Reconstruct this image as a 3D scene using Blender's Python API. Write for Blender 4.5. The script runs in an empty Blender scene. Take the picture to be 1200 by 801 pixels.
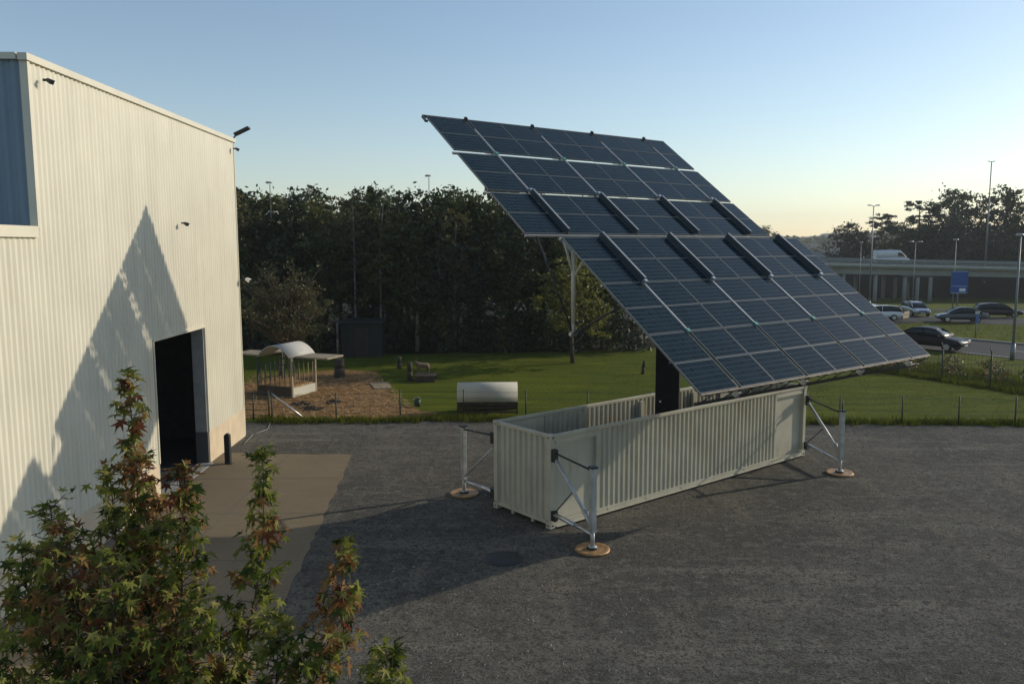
import bpy, math, random
from mathutils import Vector, Matrix
R = math.radians
rnd = random.Random(7)
sc = bpy.context.scene
col = sc.collection

# ------------------------------------------------------------------ camera, world, sun, exposure
cam = bpy.data.cameras.new('camera')
cam.sensor_width = 36; cam.lens = 36 * 960.8 / 1200
cam.clip_start = 0.1; cam.clip_end = 8000
camo = bpy.data.objects.new('camera', cam); col.objects.link(camo)
camo.matrix_world = Matrix.Translation((0, 0, 7.5076)) @ Matrix.Rotation(R(90) - 0.11649, 4, 'X') @ Matrix.Rotation(-0.00268, 4, 'Z')
sc.camera = camo
SUN_EL, SUN_AZ = R(20.1), R(64.7)          # azimuth clockwise from +Y
SUN = Vector((math.sin(SUN_AZ) * math.cos(SUN_EL), math.cos(SUN_AZ) * math.cos(SUN_EL), math.sin(SUN_EL)))
w = bpy.data.worlds.new('World'); sc.world = w; w.use_nodes = True
nt = w.node_tree
sky = nt.nodes.new('ShaderNodeTexSky'); sky.sky_type = 'NISHITA'; sky.sun_disc = False
sky.sun_elevation = SUN_EL; sky.sun_rotation = SUN_AZ
sky.altitude = 50; sky.air_density = 1.0; sky.dust_density = 0.4; sky.ozone_density = 1.2
bg = nt.nodes['Background']; bg.inputs['Strength'].default_value = 0.122
nt.links.new(sky.outputs[0], bg.inputs[0])
sl = bpy.data.lights.new('sun', 'SUN'); sl.energy = 3.05; sl.angle = R(0.5); sl.color = (1.0, 0.87, 0.68)
so = bpy.data.objects.new('sun', sl); col.objects.link(so)
so.rotation_euler = (-SUN).to_track_quat('-Z', 'Y').to_euler(); so.location = (30, 10, 40)
sc.view_settings.view_transform = 'Standard'; sc.view_settings.look = 'None'
sc.view_settings.gamma = 1.0; sc.view_settings.exposure = 0.27
try:
    sc.view_settings.use_curve_mapping = False
    sc.cycles.use_denoising = True
    sc.cycles.max_bounces = 6; sc.cycles.transparent_max_bounces = 8
    sc.cycles.volume_bounces = 0
except Exception:
    pass

# ------------------------------------------------------------------ materials
def mat(name, c, rough=0.6, metal=0.0, var=0.0, scale=4.0, bump=0.0, bscale=20.0, c2=None, coat=0.0, spec=None, detail=5.0):
    m = bpy.data.materials.new(name); m.use_nodes = True
    n = m.node_tree.nodes; L = m.node_tree.links; p = n['Principled BSDF']
    p.inputs['Roughness'].default_value = rough; p.inputs['Metallic'].default_value = metal
    if coat: p.inputs['Coat Weight'].default_value = coat; p.inputs['Coat Roughness'].default_value = 0.06
    if spec is not None: p.inputs['Specular IOR Level'].default_value = spec
    c = tuple(c) + (1,)
    if var or c2:
        tc = n.new('ShaderNodeTexCoord'); ns = n.new('ShaderNodeTexNoise')
        ns.inputs['Scale'].default_value = scale; ns.inputs['Detail'].default_value = detail
        L.new(tc.outputs['Object'], ns.inputs['Vector'])
        r = n.new('ShaderNodeValToRGB'); e = r.color_ramp.elements
        e[0].position = 0.32; e[1].position = 0.68
        b = tuple(c2) + (1,) if c2 else tuple(min(1, x * (1 + var)) for x in c[:3]) + (1,)
        a = c if c2 else tuple(x * (1 - var) for x in c[:3]) + (1,)
        e[0].color = a; e[1].color = b
        L.new(ns.outputs['Fac'], r.inputs[0]); L.new(r.outputs[0], p.inputs['Base Color'])
    else:
        p.inputs['Base Color'].default_value = c
    if bump:
        tc = n.new('ShaderNodeTexCoord'); ns = n.new('ShaderNodeTexNoise')
        ns.inputs['Scale'].default_value = bscale; ns.inputs['Detail'].default_value = 6
        L.new(tc.outputs['Object'], ns.inputs['Vector'])
        bp = n.new('ShaderNodeBump'); bp.inputs['Strength'].default_value = bump; bp.inputs['Distance'].default_value = 0.05
        L.new(ns.outputs['Fac'], bp.inputs['Height']); L.new(bp.outputs[0], p.inputs['Normal'])
    return m

def streaks(m, c2, amt, sx=5.0, sz=0.35, lo=.5, hi=.75):
    """weather streaks running down a painted sheet"""
    n = m.node_tree.nodes; L = m.node_tree.links; p = n['Principled BSDF']; src = p.inputs['Base Color'].links[0].from_socket
    tc = n.new('ShaderNodeTexCoord'); mp = n.new('ShaderNodeMapping'); mp.inputs['Scale'].default_value = (sx, sx, sz)
    ns = n.new('ShaderNodeTexNoise'); ns.inputs['Scale'].default_value = 1.0; ns.inputs['Detail'].default_value = 6
    L.new(tc.outputs['Object'], mp.inputs[0]); L.new(mp.outputs[0], ns.inputs['Vector'])
    mr = n.new('ShaderNodeMapRange'); mr.inputs[1].default_value = lo; mr.inputs[2].default_value = hi; mr.inputs[4].default_value = amt
    L.new(ns.outputs['Fac'], mr.inputs[0]); mx = n.new('ShaderNodeMix'); mx.data_type = 'RGBA'
    L.new(mr.outputs[0], mx.inputs[0]); L.new(src, mx.inputs[6]); mx.inputs[7].default_value = tuple(c2) + (1,); L.new(mx.outputs[2], p.inputs['Base Color'])

def ground_mat(name, layers, rough=0.9, bump=0.5, bscale=25.0):
    """layers: list of (scale, lo pos, hi pos, colour); the first is the base colour"""
    m = bpy.data.materials.new(name); m.use_nodes = True
    n = m.node_tree.nodes; L = m.node_tree.links; p = n['Principled BSDF']
    p.inputs['Roughness'].default_value = rough; p.inputs['Specular IOR Level'].default_value = 0.08
    tc = n.new('ShaderNodeTexCoord'); prev = None
    for k, (s, lo, hi, c) in enumerate(layers):
        if k == 0:
            rgb = n.new('ShaderNodeRGB'); rgb.outputs[0].default_value = tuple(c) + (1,); prev = rgb.outputs[0]; continue
        mp = n.new('ShaderNodeMapping'); mp.inputs['Location'].default_value = (k * 13.7, k * 5.1, 0)
        if isinstance(s, tuple): mp.inputs['Scale'].default_value = (s[0], s[1], 1); mp.inputs['Rotation'].default_value = (0, 0, s[2])
        else: mp.inputs['Scale'].default_value = (s, s, s)
        L.new(tc.outputs['Object'], mp.inputs[0])
        ns = n.new('ShaderNodeTexNoise'); ns.inputs['Scale'].default_value = 1.0; ns.inputs['Detail'].default_value = 6
        ns.inputs['Roughness'].default_value = 0.65
        L.new(mp.outputs[0], ns.inputs['Vector'])
        mr = n.new('ShaderNodeMapRange'); mr.inputs[1].default_value = lo; mr.inputs[2].default_value = hi
        L.new(ns.outputs['Fac'], mr.inputs[0])
        mx = n.new('ShaderNodeMix'); mx.data_type = 'RGBA'
        L.new(mr.outputs[0], mx.inputs[0]); L.new(prev, mx.inputs[6]); mx.inputs[7].default_value = tuple(c) + (1,)
        prev = mx.outputs[2]
    L.new(prev, p.inputs['Base Color'])
    ns = n.new('ShaderNodeTexNoise'); ns.inputs['Scale'].default_value = bscale; ns.inputs['Detail'].default_value = 8
    ns.inputs['Roughness'].default_value = 0.7
    L.new(tc.outputs['Object'], ns.inputs['Vector'])
    bp = n.new('ShaderNodeBump'); bp.inputs['Strength'].default_value = bump; bp.inputs['Distance'].default_value = 0.10 if bump >= 1 else 0.05
    L.new(ns.outputs['Fac'], bp.inputs['Height']); L.new(bp.outputs[0], p.inputs['Normal'])
    return m

def leaf_mat(name, c, c2, trans=0.35, scale=1.5, rough=0.5):
    m = bpy.data.materials.new(name); m.use_nodes = True
    n = m.node_tree.nodes; L = m.node_tree.links; p = n['Principled BSDF']; out = n['Material Output']
    tc = n.new('ShaderNodeTexCoord'); ns = n.new('ShaderNodeTexNoise'); ns.inputs['Scale'].default_value = scale
    ns.inputs['Detail'].default_value = 4
    L.new(tc.outputs['Object'], ns.inputs['Vector'])
    oi = n.new('ShaderNodeObjectInfo')
    ad = n.new('ShaderNodeMath'); ad.operation = 'MULTIPLY_ADD'; ad.inputs[1].default_value = 0.35
    L.new(oi.outputs['Random'], ad.inputs[0])
    sb = n.new('ShaderNodeMath'); sb.operation = 'SUBTRACT'; sb.inputs[1].default_value = 0.175
    L.new(ns.outputs['Fac'], sb.inputs[0]); L.new(sb.outputs[0], ad.inputs[2])
    r = n.new('ShaderNodeValToRGB'); e = r.color_ramp.elements
    e[0].position = 0.3; e[1].position = 0.7; e[0].color = tuple(c) + (1,); e[1].color = tuple(c2) + (1,)
    L.new(ad.outputs[0], r.inputs[0]); L.new(r.outputs[0], p.inputs['Base Color'])
    p.inputs['Roughness'].default_value = rough; p.inputs['Specular IOR Level'].default_value = (0.3 if rough == .5 else .10) if rough < .8 else .05
    t = n.new('ShaderNodeBsdfTranslucent'); L.new(r.outputs[0], t.inputs[0])
    mx = n.new('ShaderNodeMixShader'); mx.inputs[0].default_value = trans
    L.new(p.outputs[0], mx.inputs[1]); L.new(t.outputs[0], mx.inputs[2]); L.new(mx.outputs[0], out.inputs[0])
    return m

M = {}
M['clad'] = mat('cream_cladding', (0.64, 0.62, 0.515), 0.45, var=0.05, scale=0.6)
streaks(M['clad'], (0.42, 0.39, 0.31), .35, 3.0, .25)
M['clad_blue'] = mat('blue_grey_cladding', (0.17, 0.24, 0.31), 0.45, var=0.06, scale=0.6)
M['trim'] = mat('cream_trim', (0.63, 0.60, 0.49), 0.4, var=0.05, scale=1.2)
M['plinth'] = mat('concrete_plinth', (0.55, 0.46, 0.33), 0.85, var=0.12, scale=1.3, bump=0.25, bscale=30)
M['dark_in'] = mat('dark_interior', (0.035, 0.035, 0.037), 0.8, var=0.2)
M['jamb'] = mat('door_jamb_grey', (0.34, 0.34, 0.33), 0.6, var=0.1)
M['black'] = mat('black_plastic', (0.02, 0.02, 0.022), 0.5, var=0.1)
M['white'] = mat('white_plastic', (0.75, 0.74, 0.72), 0.4, var=0.04)
M['cont'] = mat('container_paint', (0.45, 0.435, 0.35), 0.5, var=0.10, scale=1.2)
streaks(M['cont'], (0.22, 0.17, 0.11), .45, 6.0, .9, .56, .8)
M['cont_rust'] = mat('container_floor', (0.12, 0.09, 0.06), 0.9, var=0.3, scale=2)
M['galv'] = mat('galvanised_steel', (0.55, 0.57, 0.58), 0.38, 0.85, var=0.12, scale=6)
M['galv_dull'] = mat('weathered_galvanised', (0.42, 0.44, 0.44), 0.5, 0.4, var=0.2, scale=5)
M['alu'] = mat('aluminium', (0.70, 0.71, 0.70), 0.35, 0.7, var=0.06, scale=3)
M['alu_frame'] = mat('panel_frame_aluminium', (0.12, 0.14, 0.145), 0.5, 0.3)
M['beam'] = mat('beam_blue_grey', (0.035, 0.05, 0.06), 0.6, 0.0, var=0.08)
M['mast'] = mat('mast_black', (0.010, 0.011, 0.013), 0.8, var=0.3, scale=3, spec=0.15)
M['teal'] = mat('teal_hinge', (0.10, 0.30, 0.26), 0.5)
M['pad'] = mat('copper_pad', (0.36, 0.21, 0.095), 0.5, 0.2, var=0.4, scale=7, bump=0.3, bscale=9)
M['steel_dark'] = mat('dark_steel', (0.03, 0.032, 0.035), 0.5, 0.3, var=0.2)
M['fence'] = mat('fence_green', (0.03, 0.05, 0.045), 0.6, 0.2, var=0.2)
M['bark'] = mat('bark', (0.06, 0.048, 0.036), 0.9, var=0.4, scale=6, bump=0.6, bscale=18)
M['bark_pale'] = mat('pale_bark', (0.20, 0.18, 0.15), 0.85, var=0.35, scale=5, bump=0.4, bscale=14)
M['birch'] = mat('birch_bark', (0.16, 0.155, 0.14), 0.85, var=0.6, scale=7)
M['twig'] = mat('twig', (0.11, 0.07, 0.045), 0.8, var=0.3, scale=9)
M['asphalt'] = ground_mat('asphalt', [(0, 0, 0, (0.062, 0.060, 0.057)), (0.35, 0.4, 0.7, (0.085, 0.082, 0.075)), (6, 0.5, 0.8, (0.045, 0.044, 0.044))], 0.75, 0.2, 40)
M['gravel'] = ground_mat('gravel', [(0, 0, 0, (0.148, 0.143, 0.124)), (0.22, 0.42, 0.58, (0.090, 0.089, 0.082)), ((0.14, 1.1, 0.35), 0.52, 0.66, (0.225, 0.215, 0.180)), ((1.0, 0.16, 0.2), 0.55, 0.70, (0.215, 0.196, 0.154)),
                                    (0.9, 0.52, 0.66, (0.090, 0.087, 0.077)), (2.6, 0.50, 0.64, (0.19, 0.184, 0.158)), (4.5, 0.52, 0.62, (0.074, 0.071, 0.064)), (13, 0.50, 0.60, (0.068, 0.066, 0.060)), (26, 0.56, 0.64, (0.22, 0.21, 0.175))], 0.95, 1.0, 17)
M['stone'] = mat('loose_stone', (0.19, 0.18, 0.15), 0.9, var=0.5, scale=3)
M['concrete'] = ground_mat('concrete_slab', [(0, 0, 0, (0.215, 0.175, 0.118)), (0.5, 0.4, 0.7, (0.19, 0.152, 0.102)), ((0.5, 4, 0.0), 0.55, 0.8, (0.26, 0.212, 0.145)), (30, 0.5, 0.8, (0.11, 0.095, 0.075))], 0.85, 0.25, 30)
M['grass'] = ground_mat('lawn', [(0, 0, 0, (0.080, 0.106, 0.005)), (0.12, 0.40, 0.65, (0.115, 0.136, 0.007)), ((0.2, 1.4, 0.1), 0.48, 0.68, (0.040, 0.062, 0.006)), ((0.12, 0.9, -0.1), 0.55, 0.72, (0.20, 0.20, 0.016)),  # last pale stretched layer paints sunlit streaks into the lawn colour
                                 (2.5, 0.5, 0.75, (0.120, 0.126, 0.018)), (12, 0.5, 0.7, (0.040, 0.062, 0.012))], 0.95, 1.0, 9)
M['blade'] = leaf_mat('grass_blade', (0.07, 0.10, 0.008), (0.14, 0.15, 0.020), 0.3, 0.7, 0.9)
M['straw'] = ground_mat('straw', [(0, 0, 0, (0.30, 0.17, 0.065)), (0.9, 0.45, 0.65, (0.17, 0.105, 0.048)), (4, 0.5, 0.7, (0.42, 0.26, 0.11)), (13, 0.5, 0.65, (0.08, 0.055, 0.03))], 0.95, 1.0, 12)
M['straw_stalk'] = mat('straw_stalk', (0.40, 0.25, 0.11), 0.8, var=0.4, scale=3)
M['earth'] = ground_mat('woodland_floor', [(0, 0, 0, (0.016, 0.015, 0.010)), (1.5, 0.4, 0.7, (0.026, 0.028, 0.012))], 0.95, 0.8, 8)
M['kerb'] = mat('kerb_stone', (0.24, 0.23, 0.21), 0.85, var=0.15, scale=3)
M['paint'] = mat('road_paint', (0.55, 0.54, 0.50), 0.7, var=0.15, scale=5)
M['bridge'] = mat('bridge_concrete', (0.27, 0.28, 0.26), 0.85, var=0.12, scale=0.4, bump=0.1)
M['bridge_dark'] = mat('abutment', (0.10, 0.10, 0.095), 0.9, var=0.2, scale=0.3)
M['rail'] = mat('guard_rail', (0.42, 0.43, 0.42), 0.5, 0.3, var=0.1, scale=0.8)
M['pole'] = mat('lamp_pole', (0.20, 0.22, 0.22), 0.5, 0.4, var=0.1)
M['lamp'] = mat('lamp_head', (0.40, 0.40, 0.38), 0.4, var=0.05)
M['sign'] = mat('sign_blue', (0.012, 0.075, 0.28), 0.35)
M['sign_white'] = mat('sign_white', (0.75, 0.77, 0.78), 0.4)
M['tyre'] = mat('tyre', (0.015, 0.015, 0.015), 0.85, var=0.2)
M['rim'] = mat('rim', (0.45, 0.46, 0.47), 0.35, 0.8)
M['glass'] = mat('car_glass', (0.012, 0.022, 0.025), 0.08, spec=0.35)
M['car_black'] = mat('car_black', (0.010, 0.012, 0.015), 0.4, spec=.2)
M['car_silver'] = mat('car_silver', (0.34, 0.37, 0.40), 0.3, 0.6, coat=0.8)
M['car_grey'] = mat('car_grey', (0.05, 0.065, 0.078), 0.3, 0.3, coat=0.3)
M['car_maroon'] = mat('car_dark', (0.014, 0.010, 0.011), 0.3, coat=0.2, spec=.3)
M['car_green'] = mat('car_green', (0.02, 0.055, 0.05), 0.25, 0.3, coat=0.9)
M['car_white'] = mat('car_white', (0.74, 0.74, 0.72), 0.3, coat=0.6)
M['van_white'] = mat('van_white', (0.62, 0.64, 0.66), 0.4, coat=0.3)
M['headlight'] = mat('headlight_lens', (0.85, 0.86, 0.86), 0.08, spec=0.8)
M['taillight'] = mat('taillight_lens', (0.35, 0.01, 0.01), 0.2)
M['shed'] = mat('shed_green', (0.008, 0.016, 0.014), 0.7, var=0.2, scale=2)
M['plank'] = mat('weathered_wood', (0.30, 0.25, 0.175), 0.85, var=0.25, scale=3, bump=0.3)
M['wood_dark'] = mat('dark_wood', (0.055, 0.043, 0.032), 0.9, var=0.3, scale=4, bump=0.3)
M['shell'] = mat('cream_sheet', (0.46, 0.45, 0.38), 0.65, var=0.06, scale=1.2)
M['hut_roof'] = mat('pale_roof', (0.42, 0.42, 0.39), 0.7, var=0.06, scale=1.2)
M['goat'] = mat('goat_coat', (0.10, 0.065, 0.04), 0.9, c2=(0.20, 0.155, 0.11), scale=3.5)
M['cell_line'] = None

def cell_mat():
    m = bpy.data.materials.new('solar_cells'); m.use_nodes = True
    n = m.node_tree.nodes; L = m.node_tree.links; p = n['Principled BSDF']
    uv = n.new('ShaderNodeUVMap'); sp = n.new('ShaderNodeSeparateXYZ'); L.new(uv.outputs[0], sp.inputs[0])
    def math_(op, a, b=None):
        k = n.new('ShaderNodeMath'); k.operation = op
        for i, x in enumerate((a, b)):
            if x is None: continue
            if isinstance(x, (int, float)): k.inputs[i].default_value = x
            else: L.new(x, k.inputs[i])
        return k.outputs[0]
    def edge(ax, wd):       # distance of the fractional coordinate from the cell edge
        f = math_('FRACT', ax); d = math_('ABSOLUTE', math_('SUBTRACT', f, 0.5))
        return math_('GREATER_THAN', d, 0.5 - wd), d
    ex, dx = edge(sp.outputs[0], 0.035); ey, dy = edge(sp.outputs[1], 0.05)
    cor = math_('GREATER_THAN', math_('ADD', dx, dy), 0.87)
    bus = math_('GREATER_THAN', math_('ABSOLUTE', math_('SUBTRACT', math_('ABSOLUTE', math_('SUBTRACT', math_('FRACT', sp.outputs[1]), 0.5)), 0.0)), 9)
    ln = math_('MINIMUM', math_('ADD', math_('ADD', math_('MULTIPLY', ex, 0.55), ey), cor), 1.0)
    fl = n.new('ShaderNodeTexWhiteNoise'); fl.noise_dimensions = '3D'
    fx = n.new('ShaderNodeCombineXYZ'); L.new(math_('FLOOR', sp.outputs[0]), fx.inputs[0]); L.new(math_('FLOOR', sp.outputs[1]), fx.inputs[1])
    oi = n.new('ShaderNodeObjectInfo'); L.new(oi.outputs['Random'], fx.inputs[2]); L.new(fx.outputs[0], fl.inputs['Vector'])
    r = n.new('ShaderNodeValToRGB'); r.color_ramp.elements[0].color = (0.004, 0.012, 0.017, 1); r.color_ramp.elements[1].color = (0.009, 0.021, 0.028, 1)
    L.new(fl.outputs['Value'], r.inputs[0])
    mx = n.new('ShaderNodeMix'); mx.data_type = 'RGBA'; L.new(ln, mx.inputs[0]); L.new(r.outputs[0], mx.inputs[6]); mx.inputs[7].default_value = (0.045, 0.075, 0.085, 1)
    L.new(mx.outputs[2], p.inputs['Base Color'])
    p.inputs['Roughness'].default_value = 0.16; p.inputs['Specular IOR Level'].default_value = 0.10
    tc = n.new('ShaderNodeTexCoord'); ns = n.new('ShaderNodeTexNoise'); ns.inputs['Scale'].default_value = 2.0
    L.new(tc.outputs['Object'], ns.inputs['Vector'])
    mr = n.new('ShaderNodeMapRange'); mr.inputs[3].default_value = 0.03; mr.inputs[4].default_value = 0.09
    L.new(ns.outputs['Fac'], mr.inputs[0]); L.new(mr.outputs[0], p.inputs['Roughness'])
    return m
M['alu_rail'] = mat('dull_aluminium', (0.40, 0.41, 0.41), 0.45, 0.5, var=0.15, scale=3)
M['cells'] = cell_mat()
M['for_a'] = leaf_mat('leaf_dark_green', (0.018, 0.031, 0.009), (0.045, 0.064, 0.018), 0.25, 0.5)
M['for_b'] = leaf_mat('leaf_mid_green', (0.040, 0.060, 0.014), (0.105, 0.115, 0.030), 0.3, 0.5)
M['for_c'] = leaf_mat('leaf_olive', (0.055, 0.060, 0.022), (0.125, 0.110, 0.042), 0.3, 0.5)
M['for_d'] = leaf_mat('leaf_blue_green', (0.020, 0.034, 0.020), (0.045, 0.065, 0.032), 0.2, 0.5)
M['for_y'] = leaf_mat('leaf_yellow_green', (0.06, 0.08, 0.016), (0.19, 0.185, 0.042), 0.5, 1.4)
M['lf_green'] = leaf_mat('maple_green', (0.11, 0.15, 0.024), (0.25, 0.26, 0.05), 0.5, 3, 0.55)
M['lf_dark'] = leaf_mat('maple_dark_green', (0.035, 0.058, 0.014), (0.085, 0.11, 0.028), 0.4, 3, 0.55)
M['lf_yellow'] = leaf_mat('maple_yellow_green', (0.22, 0.24, 0.06), (0.36, 0.33, 0.11), 0.5, 3, 0.55)
M['lf_red'] = leaf_mat('maple_red', (0.11, 0.032, 0.018), (0.19, 0.070, 0.03), 0.4, 3, 0.55)
M['lf_brown'] = leaf_mat('maple_bronze', (0.17, 0.085, 0.032), (0.30, 0.17, 0.06), 0.45, 3, 0.55)

# ------------------------------------------------------------------ mesh helpers
class MB:
    def __init__(s): s.v = []; s.f = []; s.m = []; s.uv = {}; s.sm = []
    def face(s, idx, mi=0, sm=False): s.f.append(tuple(idx)); s.m.append(mi); s.sm.append(sm)
    def quad(s, a, b, c, d, mi=0):
        k = len(s.v); s.v += [tuple(a), tuple(b), tuple(c), tuple(d)]; s.face((k, k + 1, k + 2, k + 3), mi)
    def box(s, c, size, ax=None, mi=0):
        c = Vector(c); X, Y, Z = ax if ax else (Vector((1, 0, 0)), Vector((0, 1, 0)), Vector((0, 0, 1)))
        X = X * size[0] / 2; Y = Y * size[1] / 2; Z = Z * size[2] / 2; k = len(s.v)
        for dz in (-1, 1):
            for dx, dy in ((-1, -1), (1, -1), (1, 1), (-1, 1)): s.v.append(tuple(c + X * dx + Y * dy + Z * dz))
        for q in ((3, 2, 1, 0), (4, 5, 6, 7), (0, 1, 5, 4), (1, 2, 6, 5), (2, 3, 7, 6), (3, 0, 4, 7)): s.face([k + i for i in q], mi)
        return s
    def tube(s, p, q, r1, r2=None, n=8, mi=0, cap=True):
        p, q = Vector(p), Vector(q); r2 = r1 if r2 is None else r2; d = (q - p).normalized()
        a = d.orthogonal().normalized(); b = d.cross(a); k = len(s.v)
        for P, r in ((p, r1), (q, r2)):
            for i in range(n):
                t = 2 * math.pi * i / n; s.v.append(tuple(P + a * math.cos(t) * r + b * math.sin(t) * r))
        for i in range(n): s.face((k + i, k + (i + 1) % n, k + n + (i + 1) % n, k + n + i), mi, True)
        if cap: s.face([k + i for i in range(n)][::-1], mi); s.face([k + n + i for i in range(n)], mi)
        return s
    def path(s, pts, r, n=6, mi=0):
        pts = [Vector(p) for p in pts]
        for i in range(len(pts) - 1):
            ra = r if isinstance(r, (int, float)) else r[i]; rb = r if isinstance(r, (int, float)) else r[i + 1]
            s.tube(pts[i], pts[i + 1], ra, rb, n, mi)
        return s
    def loft(s, rings, mi=0, close=True, caps=True, sm=True):
        k = len(s.v); n = len(rings[0])
        for r in rings: s.v += [tuple(p) for p in r]
        for j in range(len(rings) - 1):
            for i in range(n if close else n - 1):
                s.face((k + j * n + i, k + j * n + (i + 1) % n, k + (j + 1) * n + (i + 1) % n, k + (j + 1) * n + i), mi, sm)
        if caps and close:
            s.face([k + i for i in range(n)][::-1], mi); s.face([k + (len(rings) - 1) * n + i for i in range(n)], mi)
        return s
    def mesh(s, name, mats):
        me = bpy.data.meshes.new(name); me.from_pydata(s.v, [], s.f)
        for m_ in (mats if isinstance(mats, (list, tuple)) else [mats]): me.materials.append(m_)
        me.polygons.foreach_set('material_index', s.m); me.polygons.foreach_set('use_smooth', s.sm)
        me.update(); return me
    def build(s, name, mats, parent=None, loc=None):
        return link(name, s.mesh(name, mats), parent, loc)

def link(name, me, parent=None, loc=None):
    o = bpy.data.objects.new(name, me); col.objects.link(o)
    if parent: o.parent = parent
    if loc is not None: o.location = loc
    return o
def tag(o, label=None, cat=None, group=None, kind=None):
    for k, v in (('label', label), ('category', cat), ('group', group), ('kind', kind)):
        if v: o[k] = v
    return o
def thing(name, label, cat, loc=(0, 0, 0), rz=0, group=None):
    o = bpy.data.objects.new(name, None); col.objects.link(o); o.location = loc; o.rotation_euler = (0, 0, rz)
    o.empty_display_size = 0.2
    return tag(o, label, cat, group)
def copy_tree(o, parent=None):
    c = o.copy(); col.objects.link(c)
    if parent: c.parent = parent
    for ch in list(o.children): copy_tree(ch, c)
    return c
def bevel(o, wdt=0.01, seg=2):
    b = o.modifiers.new('bevel', 'BEVEL'); b.width = wdt; b.segments = seg; b.limit_method = 'ANGLE'; b.angle_limit = R(40); return o

# ------------------------------------------------------------------ terrain
XS = sorted(set([-2500, -1200, -600, -300, -150, -80] + list(range(-50, 12, 3)) + list(range(12, 132, 4)) + [160, 200, 300, 500, 900, 1500, 2500]))
YS = sorted(set([-300, -120, -50] + list(range(-20, 90, 4)) + list(range(88, 172, 4)) + [180, 200, 240, 300, 400, 600, 900, 1400, 2500]))
def hz(x, y):
    t = min(1, max(0, (y - 92) / 56)); k = min(1, max(0, (x - 16) / 16)); return -3.0 * t * k
mb = MB()
for y in YS:
    for x in XS: mb.v.append((x, y, hz(x, y)))
nx = len(XS)
for j in range(len(YS) - 1):
    for i in range(nx - 1): mb.face((j * nx + i, j * nx + i + 1, (j + 1) * nx + i + 1, (j + 1) * nx + i))
tag(mb.build('ground', M['grass']), kind='structure')

def sheet(name, pts, m, z, kind='structure', rag=0.0, step=1.5):
    """a flat polygon with an optional ragged outline"""
    out = []
    for i in range(len(pts)):
        a = Vector(pts[i]); b = Vector(pts[(i + 1) % len(pts)]); L_ = (b - a).length
        n = max(1, int(L_ / step)) if rag else 1; nm = Vector((-(b - a).y, (b - a).x)).normalized()
        for k in range(n):
            p = a.lerp(b, k / n)
            if rag and k: p = p + nm * rnd.uniform(-rag, rag)
            out.append((p.x, p.y, z))
    g = MB(); g.v = out; g.face(range(len(out))); return tag(g.build(name, m), kind=kind)
def ribbon(name, pts, width, m, z, z2=None):
    g = MB(); P = []
    for i in range(len(pts) - 1):
        a, b = Vector(pts[i]), Vector(pts[i + 1]); n = max(1, int((b - a).length / 3))
        P += [a.lerp(b, k / n) for k in range(n)]
    P.append(Vector(pts[-1]))
    for i, p in enumerate(P):
        d = (P[min(i + 1, len(P) - 1)] - P[max(i - 1, 0)]).normalized(); nn = Vector((-d.y, d.x))
        for s_ in (-1, 1):
            q = p + nn * width / 2 * s_; g.v.append((q.x, q.y, hz(q.x, q.y) + z))
    for i in range(len(P) - 1): g.face((2 * i, 2 * i + 2, 2 * i + 3, 2 * i + 1))
    return tag(g.build(name, m), kind='structure')
sheet('gravel_yard', [(-11.5, -20), (40, -20), (30, 24), (27, 33.0), (21, 33.4), (15, 34.0), (5, 34.8), (-1.5, 35.0), (-3, 35.3), (-7, 34.9), (-11.5, 34.6), (-30, 34.6), (-30, 33), (-11.5, 33)], M['gravel'], 0.006, rag=0.16, step=0.7)
sheet('concrete_apron', [(-10.70, 29.4), (-5.79, 29.04), (-4.91, 17.35), (-4.4, 12.0), (-10.4, 12.0)], M['concrete'], 0.012, rag=.05, step=.35)
g = MB()
for y in (15.5, 19.0, 22.5, 26.0):
    x1 = -4.9 - (y - 17.35) * .075; g.box(((-10.6 + x1) / 2, y, .013), (x1 + 10.6 - .25, .022, .004))
for x in (-8.1,): g.box((x, 20.6, .0135), (.022, 17.0, .004))
tag(g.build('slab_joint', M['bridge_dark']), kind='structure')
sheet('straw_yard', [(-13, 35.3), (-4.0, 35.5), (-3.2, 36.6), (-5.2, 38.3), (-6.2, 41.5), (-7.5, 45.5), (-7.9, 49), (-10.5, 50), (-14, 46), (-17, 40)], M['straw'], 0.008, rag=0.5, step=0.8)
sheet('woodland_floor', [(-60, 57.2), (-20, 56.6), (-5, 57.4), (9, 58.5), (12, 62), (12, 110), (-60, 110)], M['earth'], 0.008, rag=0.5, step=1.2)

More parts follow.
